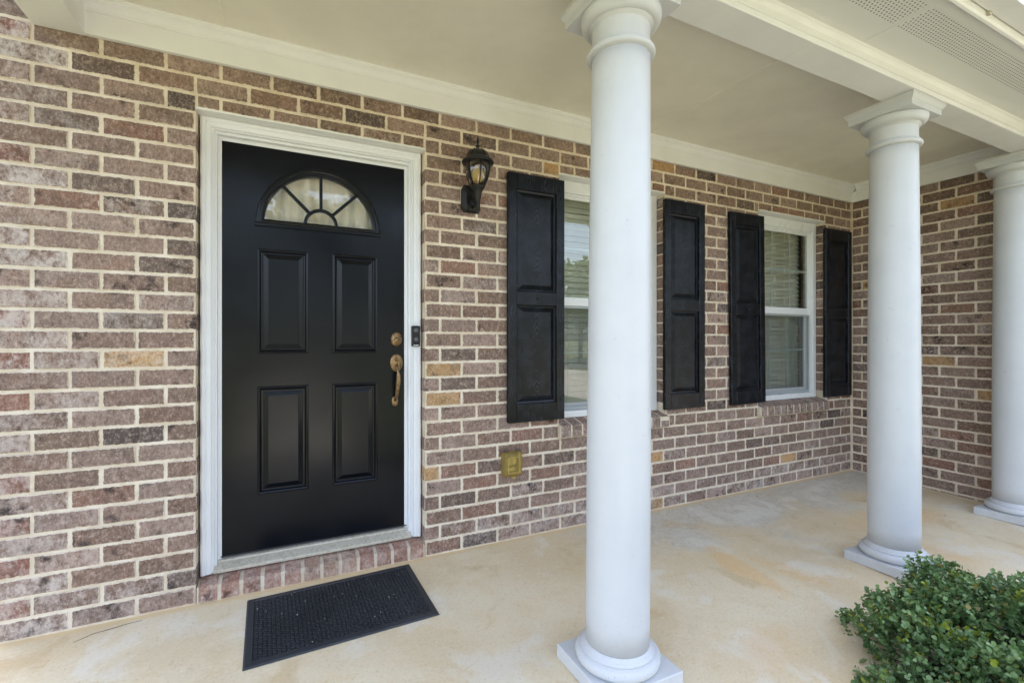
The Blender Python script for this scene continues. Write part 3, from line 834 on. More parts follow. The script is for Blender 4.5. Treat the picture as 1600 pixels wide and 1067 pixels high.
# edges and back of the leaf
mb.add([(dx0,YS,dz0),(dx1,YS,dz0),(dx1,YS,dz1),(dx0,YS,dz1),(dx0,YS+.044,dz0),(dx1,YS+.044,dz0),(dx1,YS+.044,dz1),(dx0,YS+.044,dz1)],
       [(0,4,5,1), (1,5,6,2), (2,6,7,3), (3,7,4,0)])
mb.add([(dx0,YS+.044,dz0),(dx1,YS+.044,dz0),(dx1,YS+.044,FZ),(dx0,YS+.044,FZ)], [(0,1,2,3)])
mb.build('leaf', M['door'], door)
for (a, b, c, e) in panels:
    mb = MB(); mb.rect_rings(a, b, c, e, [(0, YS), (.0015, YS-.0035), (.006, YS-.0055), (.012, YS-.003), (.017, YS+.007), (.021, YS+.0095), (.026, YS+.0095), (.046, YS+.001), (.050, YS-.0005)])
    mb.build('panel', M['door'], door)
# fanlight: moulded half-round trim, three spokes, a hub arc and five panes
def arc_strip(mb, cx, cz, prof, a0=0.0, a1=math.pi, n=48):
    """prof: [(radius, y)] swept round (cx, cz)"""
    v = []; m = len(prof)
    for k in range(n+1):
        a = a0 + (a1-a0)*k/n
        for (r_, y) in prof: v.append((cx + r_*math.cos(a), y, cz + r_*math.sin(a)))
    f = [(k*m+i, k*m+i+1, (k+1)*m+i+1, (k+1)*m+i) for k in range(n) for i in range(m-1)]
    mb.add(v, f, False)
mb = MB()
arc_strip(mb, FC, FZ+.012, [(.310, YS), (.309, YS-.007), (.304, YS-.010), (.296, YS-.011), (.290, YS-.008), (.286, YS-.010), (.278, YS-.009), (.270, YS-.003), (.268, YS+.020)])
mb.prism_x([(YS, FZ-.010), (YS-.007, FZ-.009), (YS-.011, FZ-.004), (YS-.011, FZ+.006), (YS-.008, FZ+.012), (YS-.009, FZ+.020), (YS-.003, FZ+.030), (YS+.020, FZ+.032), (YS+.020, FZ-.010)], FC-.312, FC+.312)
trimf = mb.build('fanlight_frame', M['door'], door)
zc = FZ + .028
mb = MB(); arc_strip(mb, FC, zc, [(.086, YS+.012), (.085, YS-.003), (.080, YS-.006), (.074, YS-.006), (.069, YS-.003), (.068, YS+.012)], 0, math.pi, 28); mb.build('muntin', M['door'], trimf)
for an in (45, 90, 135):
    a = R(an); u = Vector((math.cos(a), 0, math.sin(a))); p = Vector((-math.sin(a), 0, math.cos(a))); c0 = Vector((FC, 0, zc))
    mb = MB(); v = []
    for s_ in (.083, .268):
        for (q, y) in ((-.0085, YS+.012), (-.0075, YS-.003), (-.004, YS-.006), (.004, YS-.006), (.0075, YS-.003), (.0085, YS+.012)):
            w_ = c0 + u*s_ + p*q; v.append((w_.x, y, w_.z))
    mb.add(v, [(i, i+1, 7+i, 6+i) for i in range(5)]); mb.build('muntin', M['door'], trimf)
def sector(r0, r1, a0, a1, n=10):
    v = []
    for k in range(n+1):
        a = a0+(a1-a0)*k/n; v.append((FC+r0*math.cos(a), YS+.010, zc+r0*math.sin(a))); v.append((FC+r1*math.cos(a), YS+.010, zc+r1*math.sin(a)))
    return v, [(2*k, 2*k+1, 2*k+3, 2*k+2) for k in range(n)]
for q in range(4):
    mb = MB(); mb.add(*sector(.076, .274, R(45*q), R(45*(q+1)))); mb.build('pane', M['door_glass'], door)
mb = MB(); mb.add(*sector(.0005, .0755, 0, math.pi, 20)); mb.build('pane', M['door_glass'], door)
# brass deadbolt and handle set
def disc(mb, cx, cz, prof, sx=1.0, sz=1.0, n=32):
    """prof: [(r, y)] turned about the y axis, may be oval"""
    v = []; m = len(prof)
    for (r_, y) in prof:
        for k in range(n): a = 2*math.pi*k/n; v.append((cx+sx*r_*math.cos(a), y, cz+sz*r_*math.sin(a)))
    f = [(i*n+k, i*n+(k+1) % n, (i+1)*n+(k+1) % n, (i+1)*n+k) for i in range(m-1) for k in range(n)] + [tuple((m-1)*n+k for k in range(n))]
    mb.add(v, f, True)
HX = .566
mb = MB(); disc(mb, HX, 1.222, [(.034, YS), (.034, YS-.004), (.031, YS-.008), (.024, YS-.010), (.020, YS-.013)], .92, 1.2); db = mb.build('deadbolt', M['brass'], door)
mb = MB(); disc(mb, HX, 1.219, [(.015, YS-.012), (.015, YS-.022), (.012, YS-.025)]); mb.build('lock_cylinder', M['brass'], db)
hs = None
mb = MB(); disc(mb, HX, 1.088, [(.038, YS), (.038, YS-.004), (.035, YS-.008), (.024, YS-.0105)], .95, 1.36); hs = mb.build('handle_set', M['brass'], door)
mb = MB(); mb.tube([(HX,YS-.006,1.075), (HX,YS-.030,1.068), (HX,YS-.046,1.052), (HX,YS-.054,1.02), (HX-.001,YS-.056,.985), (HX-.003,YS-.050,.945), (HX-.006,YS-.036,.905), (HX-.008,YS-.016,.880), (HX-.008,YS-.002,.872)],
        [.009, .009, .010, .0115, .0125, .0115, .009, .008, .010], 14); mb.build('grip', M['brass'], hs)
mb = MB(); disc(mb, HX-.008, .868, [(.022, YS), (.022, YS-.004), (.018, YS-.008), (.008, YS-.010)], .9, 1.35); mb.build('foot_plate', M['brass'], hs)
mb = MB(); mb.tube([(HX-.004,YS-.008,1.108), (HX-.004,YS-.022,1.112), (HX-.004,YS-.034,1.106)], [.006, .007, .009], 10); mb.build('thumb_latch', M['brass'], hs)

# curtain behind the fanlight
mb = MB(); nx, nz = 90, 6; v = []
for j in range(nz+1):
    for i in range(nx+1):
        x = -.28 + .9*i/nx; y = YS+.075 + .016*math.sin(i*.62) + .012*math.sin(i*.27+1.3); v.append((x, y, 1.55 + .62*j/nz))
mb.add(v, [(j*(nx+1)+i, j*(nx+1)+i+1, (j+1)*(nx+1)+i+1, (j+1)*(nx+1)+i) for j in range(nz) for i in range(nx)], True)
tag(mb.build('curtain', M['curtain']), 'gathered cream curtain hanging inside the door fanlight', 'curtain')

# door frame: brick mould, jamb, stop, threshold
YC = DW + .055
dfr = thing('door_frame', (.16, YC, .1), 'white moulded frame around the black front door', 'door frame')
cas = [(0, YC+.075), (0, YC+.010), (.004, YC+.003), (.010, YC), (.018, YC+.001), (.022, YC+.006), (.027, YC+.004), (.040, YC+.010), (.046, YC+.008), (.050, YC+.016), (.054, YC+.016), (.054, YC+.036), (.066, YC+.038), (.066, YS-.004), (.082, YS-.004), (.082, YS+.02)]
ox0, ox1, oz1 = DOOR[0]+.004, DOOR[1]-.004, 2.284
def casing_side(sgn, x):
    mb = MB(); prof = [(x + sgn*i, y) for i, y in cas]; n = len(prof); v = [(px, py, .100) for px, py in prof]
    v += [(px, py, oz1-i) for (px, py), (i, _) in zip(prof, cas)]
    mb.add(v, [(k, k+1, n+k+1, n+k) for k in range(n-1)] + [tuple(range(n))]); return mb.build('side_jamb', M['frame'], dfr)
casing_side(1, ox0); casing_side(-1, ox1)
mb = MB(); n = len(cas); v = [(ox0+i, y, oz1-i) for i, y in cas] + [(ox1-i, y, oz1-i) for i, y in cas]
mb.add(v, [(k, k+1, n+k+1, n+k) for k in range(n-1)]); mb.build('head_jamb', M['frame'], dfr)
mb = MB(); mb.prism_x([(YC+.008, .098), (YC+.008, .108), (YC+.012, .112), (YC+.052, .132), (YC+.058, .138), (YS+.03, .147), (YS+.03, .098)], ox0+.055, ox1-.055); mb.build('threshold', M['threshold'], dfr)
# light trim strip between leaf and threshold
mb = MB(); mb.box(dx0, dx1, YS-.006, YS-.0005, .146, .152); mb.build('door_sweep', M['rubber_edge'], dfr)

# doorbell on the right jamb
bell = thing('doorbell', (.657, YC, 1.24), 'slim black video doorbell on the white door frame', 'doorbell')
mb = MB(); mb.box(.632, .680, YC-.024, YC-.0005, 1.182, 1.298, .004); mb.build('housing', M['bell'], bell)
mb = MB(); disc(mb, .656, 1.272, [(.013, YC-.024), (.013, YC-.026), (.009, YC-.0275)]); mb.build('lens', M['bell_grey'], bell)
mb = MB(); disc(mb, .656, 1.222, [(.012, YC-.024), (.012, YC-.0262), (.010, YC-.0268)]); mb.build('button', M['bell_grey'], bell)
mb = MB(); mb.box(.641, .671, YC-.0252, YC-.0243, 1.186, 1.190); mb.build('name_strip', M['vinyl'], bell)

# ------------------------------------------------------------------ windows with blinds
YW = DW + .075                              # face of the window frame
def make_window(x0, x1, label):
    z0, z1 = .700, Z_LINTEL-.007
    w = thing('window', ((x0+x1)/2, YW, z0), label, 'window', 'white double-sash windows under the porch')
    x0 += .004; x1 -= .004
    mb = MB(); fw = .050
    mb.box(x0, x0+fw, YW, YW+.09, z0, z1, .003); mb.box(x1-fw, x1, YW, YW+.09, z0, z1, .003)
    mb.box(x0+fw, x1-fw, YW+.001, YW+.09, z1-.082, z1, .003); mb.box(x0+fw, x1-fw, YW+.001, YW+.09, z0, z0+.044, .003)
    mb.box(x0+fw, x1-fw, YW+.018, YW+.026, z1-.092, z1-.082); mb.build('frame', M['vinyl'], w)
    a, b = x0+fw+.0005, x1-fw-.0005
    zm = 1.478
    for (s0, s1, yy, top) in ((zm-.028, z1-.0825, YW+.028, True), (z0+.0445, zm+.026, YW+.056, False)):
        mb = MB(); rw = .030; bt = .058 if top else .046; tp = .030
        mb.box(a, a+rw, yy, yy+.024, s0, s1, .002); mb.box(b-rw, b, yy, yy+.024, s0, s1, .002)
        mb.box(a+rw, b-rw, yy+.0005, yy+.024, s1-tp, s1, .002); mb.box(a+rw, b-rw, yy+.0005, yy+.024, s0, s0+bt, .002)
        sash = mb.build('sash', M['vinyl'], w)
        g0, g1, h0, h1 = a+rw, b-rw, s0+bt, s1-tp
        mb = MB(); mb.add([(g0,yy+.008,h0),(g1,yy+.008,h0),(g1,yy+.008,h1),(g0,yy+.008,h1)], [(0,1,2,3)]); mb.build('pane', M['glass'], sash)
        for q in (1/3, 2/3):
            xx = g0+(g1-g0)*q; mb = MB(); mb.box(xx-.008, xx+.008, yy+.011, yy+.016, h0, h1); mb.build('muntin', M['grille'], sash)
        zz = (h0+h1)/2; mb = MB(); mb.box(g0, g1, yy+.0105, yy+.0165, zz-.008, zz+.008); mb.build('muntin', M['grille'], sash)
    # half screen over the lower sash
    mb = MB(); zs0, zs1 = z0+.046, zm-.030; t = .014
    mb.box(a+.001, a+t, YW+.030, YW+.040, zs0, zs1); mb.box(b-t, b-.001, YW+.030, YW+.040, zs0, zs1)
    mb.box(a+t, b-t, YW+.0305, YW+.040, zs0, zs0+t+.008); mb.box(a+t, b-t, YW+.0305, YW+.040, zs1-t, zs1)
    sc = mb.build('screen_frame', M['screen_frame'], w)
    mb = MB(); mb.add([(a+t,YW+.035,zs0+t),(b-t,YW+.035,zs0+t),(b-t,YW+.035,zs1-t),(a+t,YW+.035,zs1-t)], [(0,1,2,3)]); mb.build('screen_mesh', M['screen'], sc)
    return w
def screen_material():
    m = bpy.data.materials.new('insect_screen'); m.use_nodes = True; nt = m.node_tree; nt.nodes.clear(); N = NB(nt)
    out = N.n('ShaderNodeOutputMaterial'); tr = N.n('ShaderNodeBsdfTransparent'); df = N.n('ShaderNodeBsdfDiffuse'); df.inputs[0].default_value = (.10, .11, .11, 1)
    mx = N.n('ShaderNodeMixShader'); mx.inputs[0].default_value = .28
    N.l(tr.outputs[0], mx.inputs[1]); N.l(df.outputs[0], mx.inputs[2]); N.l(mx.outputs[0], out.inputs['Surface']); return m
M['screen'] = screen_material(); M['screen_frame'] = paint('screen_frame_grey', (.40, .43, .44, 1), .35, .03, .05)
make_window(*WIN[0], 'white sash window nearer the door, half hidden behind a column')
make_window(*WIN[1], 'white sash window close to the brick inner corner')

def make_blind(x0, x1, label):
    y = YW + .135
    t = thing('window_blind', ((x0+x1)/2, y, .72), label, 'blind', 'cream slatted blinds inside the windows')
    mb = MB(); mb.box(x0+.05, x1-.05, y-.03, y+.03, 2.20, 2.25, .003); mb.build('head_rail', M['blind'], t)
    z = 2.175; i = 0; me = None
    while z > .78:
        if me is None:
            mb = MB(); tl = R(62); L = .050; c, s_ = math.cos(tl)*L/2, math.sin(tl)*L/2; cx = (x0+x1)/2; hw = (x1-x0)/2-.055
            mb.add([(cx-hw,y-c,z-s_),(cx+hw,y-c,z-s_),(cx+hw,y+c,z+s_),(cx-hw,y+c,z+s_),(cx-hw,y-c+.003,z-s_-.001),(cx+hw,y-c+.003,z-s_-.001),(cx+hw,y+c+.003,z+s_-.001),(cx-hw,y+c+.003,z+s_-.001)],
                   [(0,1,2,3), (7,6,5,4), (0,4,5,1), (2,6,7,3), (1,5,6,2), (0,3,7,4)])
            o = mb.build('slat', M['blind'], t); me = o; zz0 = o.location.z; zstart = z
        else:
            o = me.copy(); col.objects.link(o); o.location.z = zz0 - (zstart-z); o.rotation_euler = (random.uniform(-.06, .06), random.uniform(-.002, .002), 0)
        z -= .0405
    mb = MB(); mb.box(x0+.055, x1-.055, y-.025, y+.025, .745, .765, .003); mb.build('bottom_rail', M['blind'], t)
    for q in (.2, .8):
        xx = x0+(x1-x0)*q; mb = MB(); mb.tube([(xx,y-.03,2.2), (xx,y-.03,.76)], .0012, 6); mb.build('cord', M['blind'], t)
make_blind(*WIN[0], 'cream slatted blind behind the window nearer the door')
make_blind(*WIN[1], 'cream slatted blind behind the window by the inner corner')

# ------------------------------------------------------------------ shutters
def make_shutter():
    w, h, t = .397, 1.520, .030
    x0, x1, y0, z0 = -w/2, w/2, 0.0, 0.0
    root = thing('shutter', (0, 0, 0), '', 'shutter', 'black panelled shutters beside the windows')
    st = .058; rails = [(0, .112), (.716, .800), (1.422, 1.520)]
    mb = MB(); mb.box(x0, x0+st, 0, t, z0, h, .004); mb.build('stile', M['shutter'], root)
    mb = MB(); mb.box(x1-st, x1, 0, t, z0, h, .004); mb.build('stile', M['shutter'], root)
    for (a, b) in rails:
        mb = MB(); mb.box(x0+st-.0004, x1-st+.0004, .0012, t, a + (.0 if a else 0), b, .003); mb.build('rail', M['shutter_panel' if .5 < a < 1 else 'shutter'], root)
    for (a, b) in ((.112, .716), (.800, 1.422)):
        mb = MB(); mb.rect_rings(x0+st-.001, x1-st+.001, a-.001, b+.001, [(0, .004), (.001, .018), (.012, .021), (.015, .021), (.042, .008), (.046, .0075)])
        mb.build('panel', M['shutter_panel'], root)
    for (sx, zz) in ((x0+st*.5, .118), (x1-st*.5, .130), (x0+st*.5, 1.40), (x1-st*.5, 1.40), (0, .758)):
        mb = MB(); disc(mb, sx, zz, [(.007, .0005 if sx else .0015), (.0065, -.002), (.004, -.0035)], 1, 1, 14); mb.build('screw_cap', M['shutter'], root)
    return root
YSH = DW - .034
sh0 = make_shutter()
spots = [(1.400, .716, 0.0, 'black panelled shutter between the wall lantern and the first window'),
         (2.646, .716, 0.0, 'black panelled shutter on the corner side of the half-hidden window'),
         (3.337, .708, -.75, 'slightly tilted black panelled shutter between the two windows, touching the far window'),
         (4.543, .706, 0.0, 'black panelled shutter squeezed into the brick inner corner')]
for i, (x, z, rot, lab) in enumerate(spots):
    s_ = sh0 if i == 0 else copy_tree(sh0)
    s_.location = (x, YSH, z); s_.rotation_euler = (0, R(rot), 0); s_['label'] = lab

# ------------------------------------------------------------------ wall lantern
LX, LY = .968, 2.448
ln = thing('wall_lantern', (LX, DW, 2.04), 'black wall lantern with ribbed amber glass mounted beside the door', 'lantern')
mb = MB(); v = []
oct_ = [(-.040,-.080), (.040,-.080), (.058,-.058), (.058,.050), (.040,.078), (-.040,.078), (-.058,.050), (-.058,-.058)]
for (i, y) in ((1.0, DW-.003), (1.0, DW-.012), (.86, DW-.022), (.55, DW-.030)): v += [(LX+px*i, y, 2.040+pz*i) for px, pz in oct_]
mb.add(v, [(k*8+e, k*8+(e+1) % 8, k*8+8+(e+1) % 8, k*8+8+e) for k in range(3) for e in range(8)] + [tuple(24+e for e in range(8))]); mb.build('back_plate', M['black_metal'], ln)
mb = MB()
mb.tube([(LX,DW-.025,2.050), (LX,DW-.055,2.030), (LX,DW-.085,1.990), (LX,LY,1.978), (LX,LY,2.010)], [.011, .010, .009, .010, .012], 10)
mb.tube([(LX,DW-.028,2.000), (LX,DW-.05,1.975), (LX,DW-.07,1.985), (LX,DW-.072,2.005), (LX,DW-.058,2.010)], [.005, .006, .006, .005, .004], 8)
mb.build('arm', M['black_metal'], ln)
mb = MB(); mb.lathe(LX, LY, [(.002,1.925), (.006,1.932), (.009,1.945), (.005,1.955), (.011,1.965), (.013,1.980), (.008,1.992), (.013,2.005), (.018,2.016), (.020,2.034), (.024,2.050), (.032,2.066), (.040,2.076), (.040,2.084), (.012,2.086)], 28); mb.build('bottom_cup', M['black_metal'], ln)
gp = [(.036,2.082), (.046,2.098), (.056,2.120), (.063,2.145), (.067,2.170), (.068,2.195), (.066,2.218)]
mb = MB(); n = 24; v = []
for (r_, z) in gp: v += [(LX+r_*math.cos(2*math.pi*k/n), LY+r_*math.sin(2*math.pi*k/n), z) for k in range(n)]
mb.add(v, [(i*n+k, i*n+(k+1) % n, (i+1)*n+(k+1) % n, (i+1)*n+k) for i in range(len(gp)-1) for k in range(n)], True); mb.build('glass_globe', M['amber'], ln)
for k in range(6):
    a = 2*math.pi*(k+.35)/6; mb = MB(); mb.tube([(LX+(r_+.002)*math.cos(a), LY+(r_+.002)*math.sin(a), z) for r_, z in gp], .0036, 6); mb.build('rib', M['black_metal'], ln)
mb = MB(); prof = [(.066,2.206), (.088,2.208), (.091,2.214), (.088,2.222), (.078,2.228), (.070,2.232), (.064,2.240), (.058,2.256), (.047,2.272), (.032,2.283), (.018,2.288), (.009,2.292), (.007,2.300), (.013,2.304), (.013,2.309), (.006,2.313), (.005,2.320), (.0085,2.330), (.006,2.345), (.002,2.362)]
mb.lathe(LX, LY, prof, 36); cap = mb.build('cap', M['black_metal'], ln)
for k in range(10):
    a = 2*math.pi*k/10; mb = MB(); mb.tube([(LX+r_*math.cos(a), LY+r_*math.sin(a), z+.001) for r_, z in prof[6:10]], .004, 5); mb.build('cap_rib', M['black_metal'], cap)
mb = MB(); mb.lathe(LX, LY, [(.013,2.085), (.013,2.10), (.022,2.106), (.029,2.12), (.031,2.14), (.030,2.16), (.026,2.18), (.018,2.198), (.006,2.204)], 20); mb.build('bulb', M['bulb'], ln)

# ------------------------------------------------------------------ weatherproof outlet box low on the wall
bx = thing('outlet_cover', (1.226, DW, .47), 'yellowed plastic outlet cover low on the brick wall', 'outlet')
cx, cz = 1.228, .470
mb = MB(); mb.box(cx-.052, cx+.052, DW-.012, DW-.001, cz-.062, cz+.062, .003); mb.build('back_box', M['bell_grey'], bx)
mb = MB(); v = []
def rrect(hw, hh, rc, y):
    return [(cx+sx*(hw-rc)+rc*math.cos(R(a0+15*k)), y, cz+sz*(hh-rc)+rc*math.sin(R(a0+15*k))) for sx, sz, a0 in ((1,1,0), (-1,1,90), (-1,-1,180), (1,-1,270)) for k in range(7)]
for (i, y) in ((0, DW-.004), (.001, DW-.036), (.005, DW-.048), (.012, DW-.055), (.020, DW-.057)): v += rrect(.063-i, .073-i, max(.022-i, .004), y)
mb.add(v, [(k*28+(e+1) % 28, k*28+e, k*28+28+e, k*28+28+(e+1) % 28) for k in range(4) for e in range(28)] + [tuple(112+e for e in range(28))]); mb.build('cover', M['yellow'], bx)
mb = MB(); mb.box(cx-.030, cx-.006, DW-.030, DW-.012, cz-.010, cz+.030, .004); mb.box(cx+.002, cx+.030, DW-.030, DW-.012, cz-.006, cz+.034, .004); mb.box(cx-.028, cx+.026, DW-.026, DW-.012, cz-.045, cz-.024, .003); mb.build('socket', M['bulb'], bx)
mb = MB(); mb.rect_rings(cx-.040, cx+.040, cz-.050, cz+.048, [(0, DW-.0565), (.001, DW-.060), (.005, DW-.060), (.006, DW-.0575)], cap=False); mb.build('lid_rib', M['yellow_rib'], bx)
mb = MB(); mb.box(cx-.012, cx+.012, DW-.060, DW-.040, cz-.082, cz-.0705, .003); mb.build('latch', M['yellow_rib'], bx)
for q in (-.04, .04):
    mb = MB(); mb.box(cx+q-.009, cx+q+.009, DW-.030, DW-.008, cz+.0745, cz+.083, .002); mb.build('hinge', M['bell_grey'], bx)

# ------------------------------------------------------------------ doormat
mt = thing('doormat', (.225, 2.26, slab_z(2.26)+.001), 'black ribbed rubber doormat lying before the door', 'doormat')
mw, mh = .766, .508; ox, oy, oz = .225, 2.26, slab_z(2.26)+.001
mb = MB(); b = .030
mb.add([(ox-mw/2,oy-mh/2,oz),(ox+mw/2,oy-mh/2,oz),(ox+mw/2,oy+mh/2,oz),(ox-mw/2,oy+mh/2,oz)] + [(ox+sx*(mw/2-.006),oy+sy*(mh/2-.006),oz+.006) for sx, sy in ((-1,-1),(1,-1),(1,1),(-1,1))] + [(ox+sx*(mw/2-b),oy+sy*(mh/2-b),oz+.008) for sx, sy in ((-1,-1),(1,-1),(1,1),(-1,1))] + [(ox+sx*(mw/2-b-.002),oy+sy*(mh/2-b-.002),oz+.004) for sx, sy in ((-1,-1),(1,-1),(1,1),(-1,1))],
       [(k*4+e, k*4+(e+1) % 4, k*4+4+(e+1) % 4, k*4+4+e) for k in range(3) for e in range(4)] + [(12,13,14,15), (3,2,1,0)])
mb.build('rim', M['rubber_edge'], mt)
mb = MB(); iw, ih = mw/2-b-.004, mh/2-b-.004
nxk, nyk = 42, 26
sxk, syk = 2*iw/nxk, 2*ih/nyk
for j in range(nyk):
    for i in range(nxk):
        if i % 3 == 2 and False: continue
        x = ox-iw+sxk*(i+.5); y = oy-ih+syk*(j+.5 + (.18 if i % 2 else -.18)); w_, l_ = sxk*.44, syk*.40; hh = .0038 if (i+j) % 2 else .0026
        y = min(max(y, oy-ih+l_), oy+ih-l_)
        mb.add([(x-w_,y-l_,oz+.0045),(x+w_,y-l_,oz+.0045),(x+w_,y+l_,oz+.0045),(x-w_,y+l_,oz+.0045),(x-w_*.6,y-l_*.6,oz+.0045+hh),(x+w_*.6,y-l_*.6,oz+.0045+hh),(x+w_*.6,y+l_*.6,oz+.0045+hh),(x-w_*.6,y+l_*.6,oz+.0045+hh)],
               [(4,5,6,7), (0,1,5,4), (1,2,6,5), (2,3,7,6), (3,0,4,7)])
mb.build('tread', M['rubber'], mt, kind='stuff')
mb = MB(); rg = random.Random(3)
for k in range(26):
    x, y = ox+rg.uniform(-iw, iw), oy+rg.uniform(-ih, ih); s_ = rg.uniform(.001, .0028)*(2 if k < 3 else 1)
    mb.add([(x-s_,y-s_,oz+.008),(x+s_,y-s_*.6,oz+.008),(x+s_*.8,y+s_,oz+.008),(x-s_*.7,y+s_*.8,oz+.008),(x,y,oz+.008+s_)], [(0,1,4), (1,2,4), (2,3,4), (3,0,4)])
mb.build('grit', M['grit'], mt, kind='stuff')
mt.rotation_euler = (R(1.1), 0, R(2.0))

# ------------------------------------------------------------------ litter on the slab
mb = MB(); pts = [(-.774, 2.460), (-.72, 2.490), (-.67, 2.505), (-.62, 2.512), (-.566, 2.524)]
mb.tube([(x, y, slab_z(y)+.003 + .003*(i % 2)) for i, (x, y) in enumerate(pts)], [.0006, .0009, .0010, .0009, .0006], 6)
tag(mb.build('twig', M['debris']), 'thin dry twig on the slab at the foot of the brick wall', 'twig')
def floor_pt(px, py):
    dx, dy = px-800, py-532; X, Y = .9004*dx+316.9, 656.4-.4347*dx
    t = (H+.012)/dy; return X*t, Y*t
bits = [((468, 912), 'dry brown leaf scrap lying between the brick step and the doormat'), ((1133, 772), 'tiny dark leaf scrap at the foot of the wall below the shutters'),
        ((1183, 777), 'tiny dark leaf scrap on the grey patch of the slab'), ((1305, 818), 'small orange leaf scrap on the slab before the second column'),
        ((1350, 784), 'small brown leaf scrap between the second column and the inner corner'), ((1477, 804), 'small orange leaf scrap on the slab between the last two columns'),
        ((1077, 808), 'tiny dark leaf scrap on the slab behind the first column')]
for (pp, lab) in bits:
    x, y = floor_pt(*pp); z = slab_z(y)+.001; a = random.uniform(0, 3); s_ = random.uniform(.006, .010); ca, sa = math.cos(a)*s_, math.sin(a)*s_
    mb = MB(); mb.add([(x-ca,y-sa,z),(x+sa*.5,y-ca*.5,z+.003),(x+ca,y+sa,z+.001),(x-sa*.5,y+ca*.5,z+.004),(x,y,z+.0015)], [(0,1,4), (1,2,4), (2,3,4), (3,0,4)])
    tag(mb.build('leaf_scrap', M['debris']), lab, 'leaf', 'leaf scraps on the porch slab')

# ------------------------------------------------------------------ foliage
LEAF = np.array([(0,0,0), (.30,.42,.10), (.72,.40,.12), (1,0,.02), (.72,-.40,.12), (.30,-.42,.10), (.5,0,-.02)])
LEAF_F = [(0,6,1), (1,6,2), (2,6,3), (3,6,4), (4,6,5), (5,6,0)]
def leaf_cloud(name, P, Dv, Up, size, width, cols, mat_, parent, tris=LEAF_F, shape=LEAF, kind=None):
    """one mesh of many leaves: P base points, Dv direction, Up leaf normal"""
    n = len(P); Dv = Dv/np.linalg.norm(Dv, axis=1, keepdims=True)
    S = np.cross(Up, Dv); S /= np.linalg.norm(S, axis=1, keepdims=True)+1e-9; Nn = np.cross(Dv, S)
    m = len(shape)
    V = P[:, None, :] + (Dv[:, None, :]*shape[None, :, 0:1] + S[:, None, :]*shape[None, :, 1:2]*width[:, None, None] + Nn[:, None, :]*shape[None, :, 2:3])*size[:, None, None]
    F = (np.array(tris)[None] + (np.arange(n)*m)[:, None, None]).reshape(-1, len(tris[0]))
    o0 = np.array(ORG[parent]) if parent is not None else np.zeros(3)
    me = bpy.data.meshes.new(name); V = V.reshape(-1, 3) - o0; k = len(tris[0])
    me.vertices.add(len(V)); me.vertices.foreach_set('co', V.ravel())
    me.loops.add(F.size); me.loops.foreach_set('vertex_index', F.ravel().astype(np.int32))
    me.polygons.add(len(F)); me.polygons.foreach_set('loop_start', np.arange(len(F), dtype=np.int32)*k)
    me.update(calc_edges=True); me.polygons.foreach_set('use_smooth', np.ones(len(F), dtype=bool))
    a = me.attributes.new('lcol', 'FLOAT_COLOR', 'POINT'); a.data.foreach_set('color', np.repeat(np.c_[cols, np.ones(n)], m, axis=0).ravel())
    me.materials.append(mat_); me.validate()
    o = bpy.data.objects.new(name, me); col.objects.link(o)
    if parent is not None: o.parent = parent
    if kind: o['kind'] = kind
    return o

def unit(a): return a/np.linalg.norm(a, axis=-1, keepdims=True)

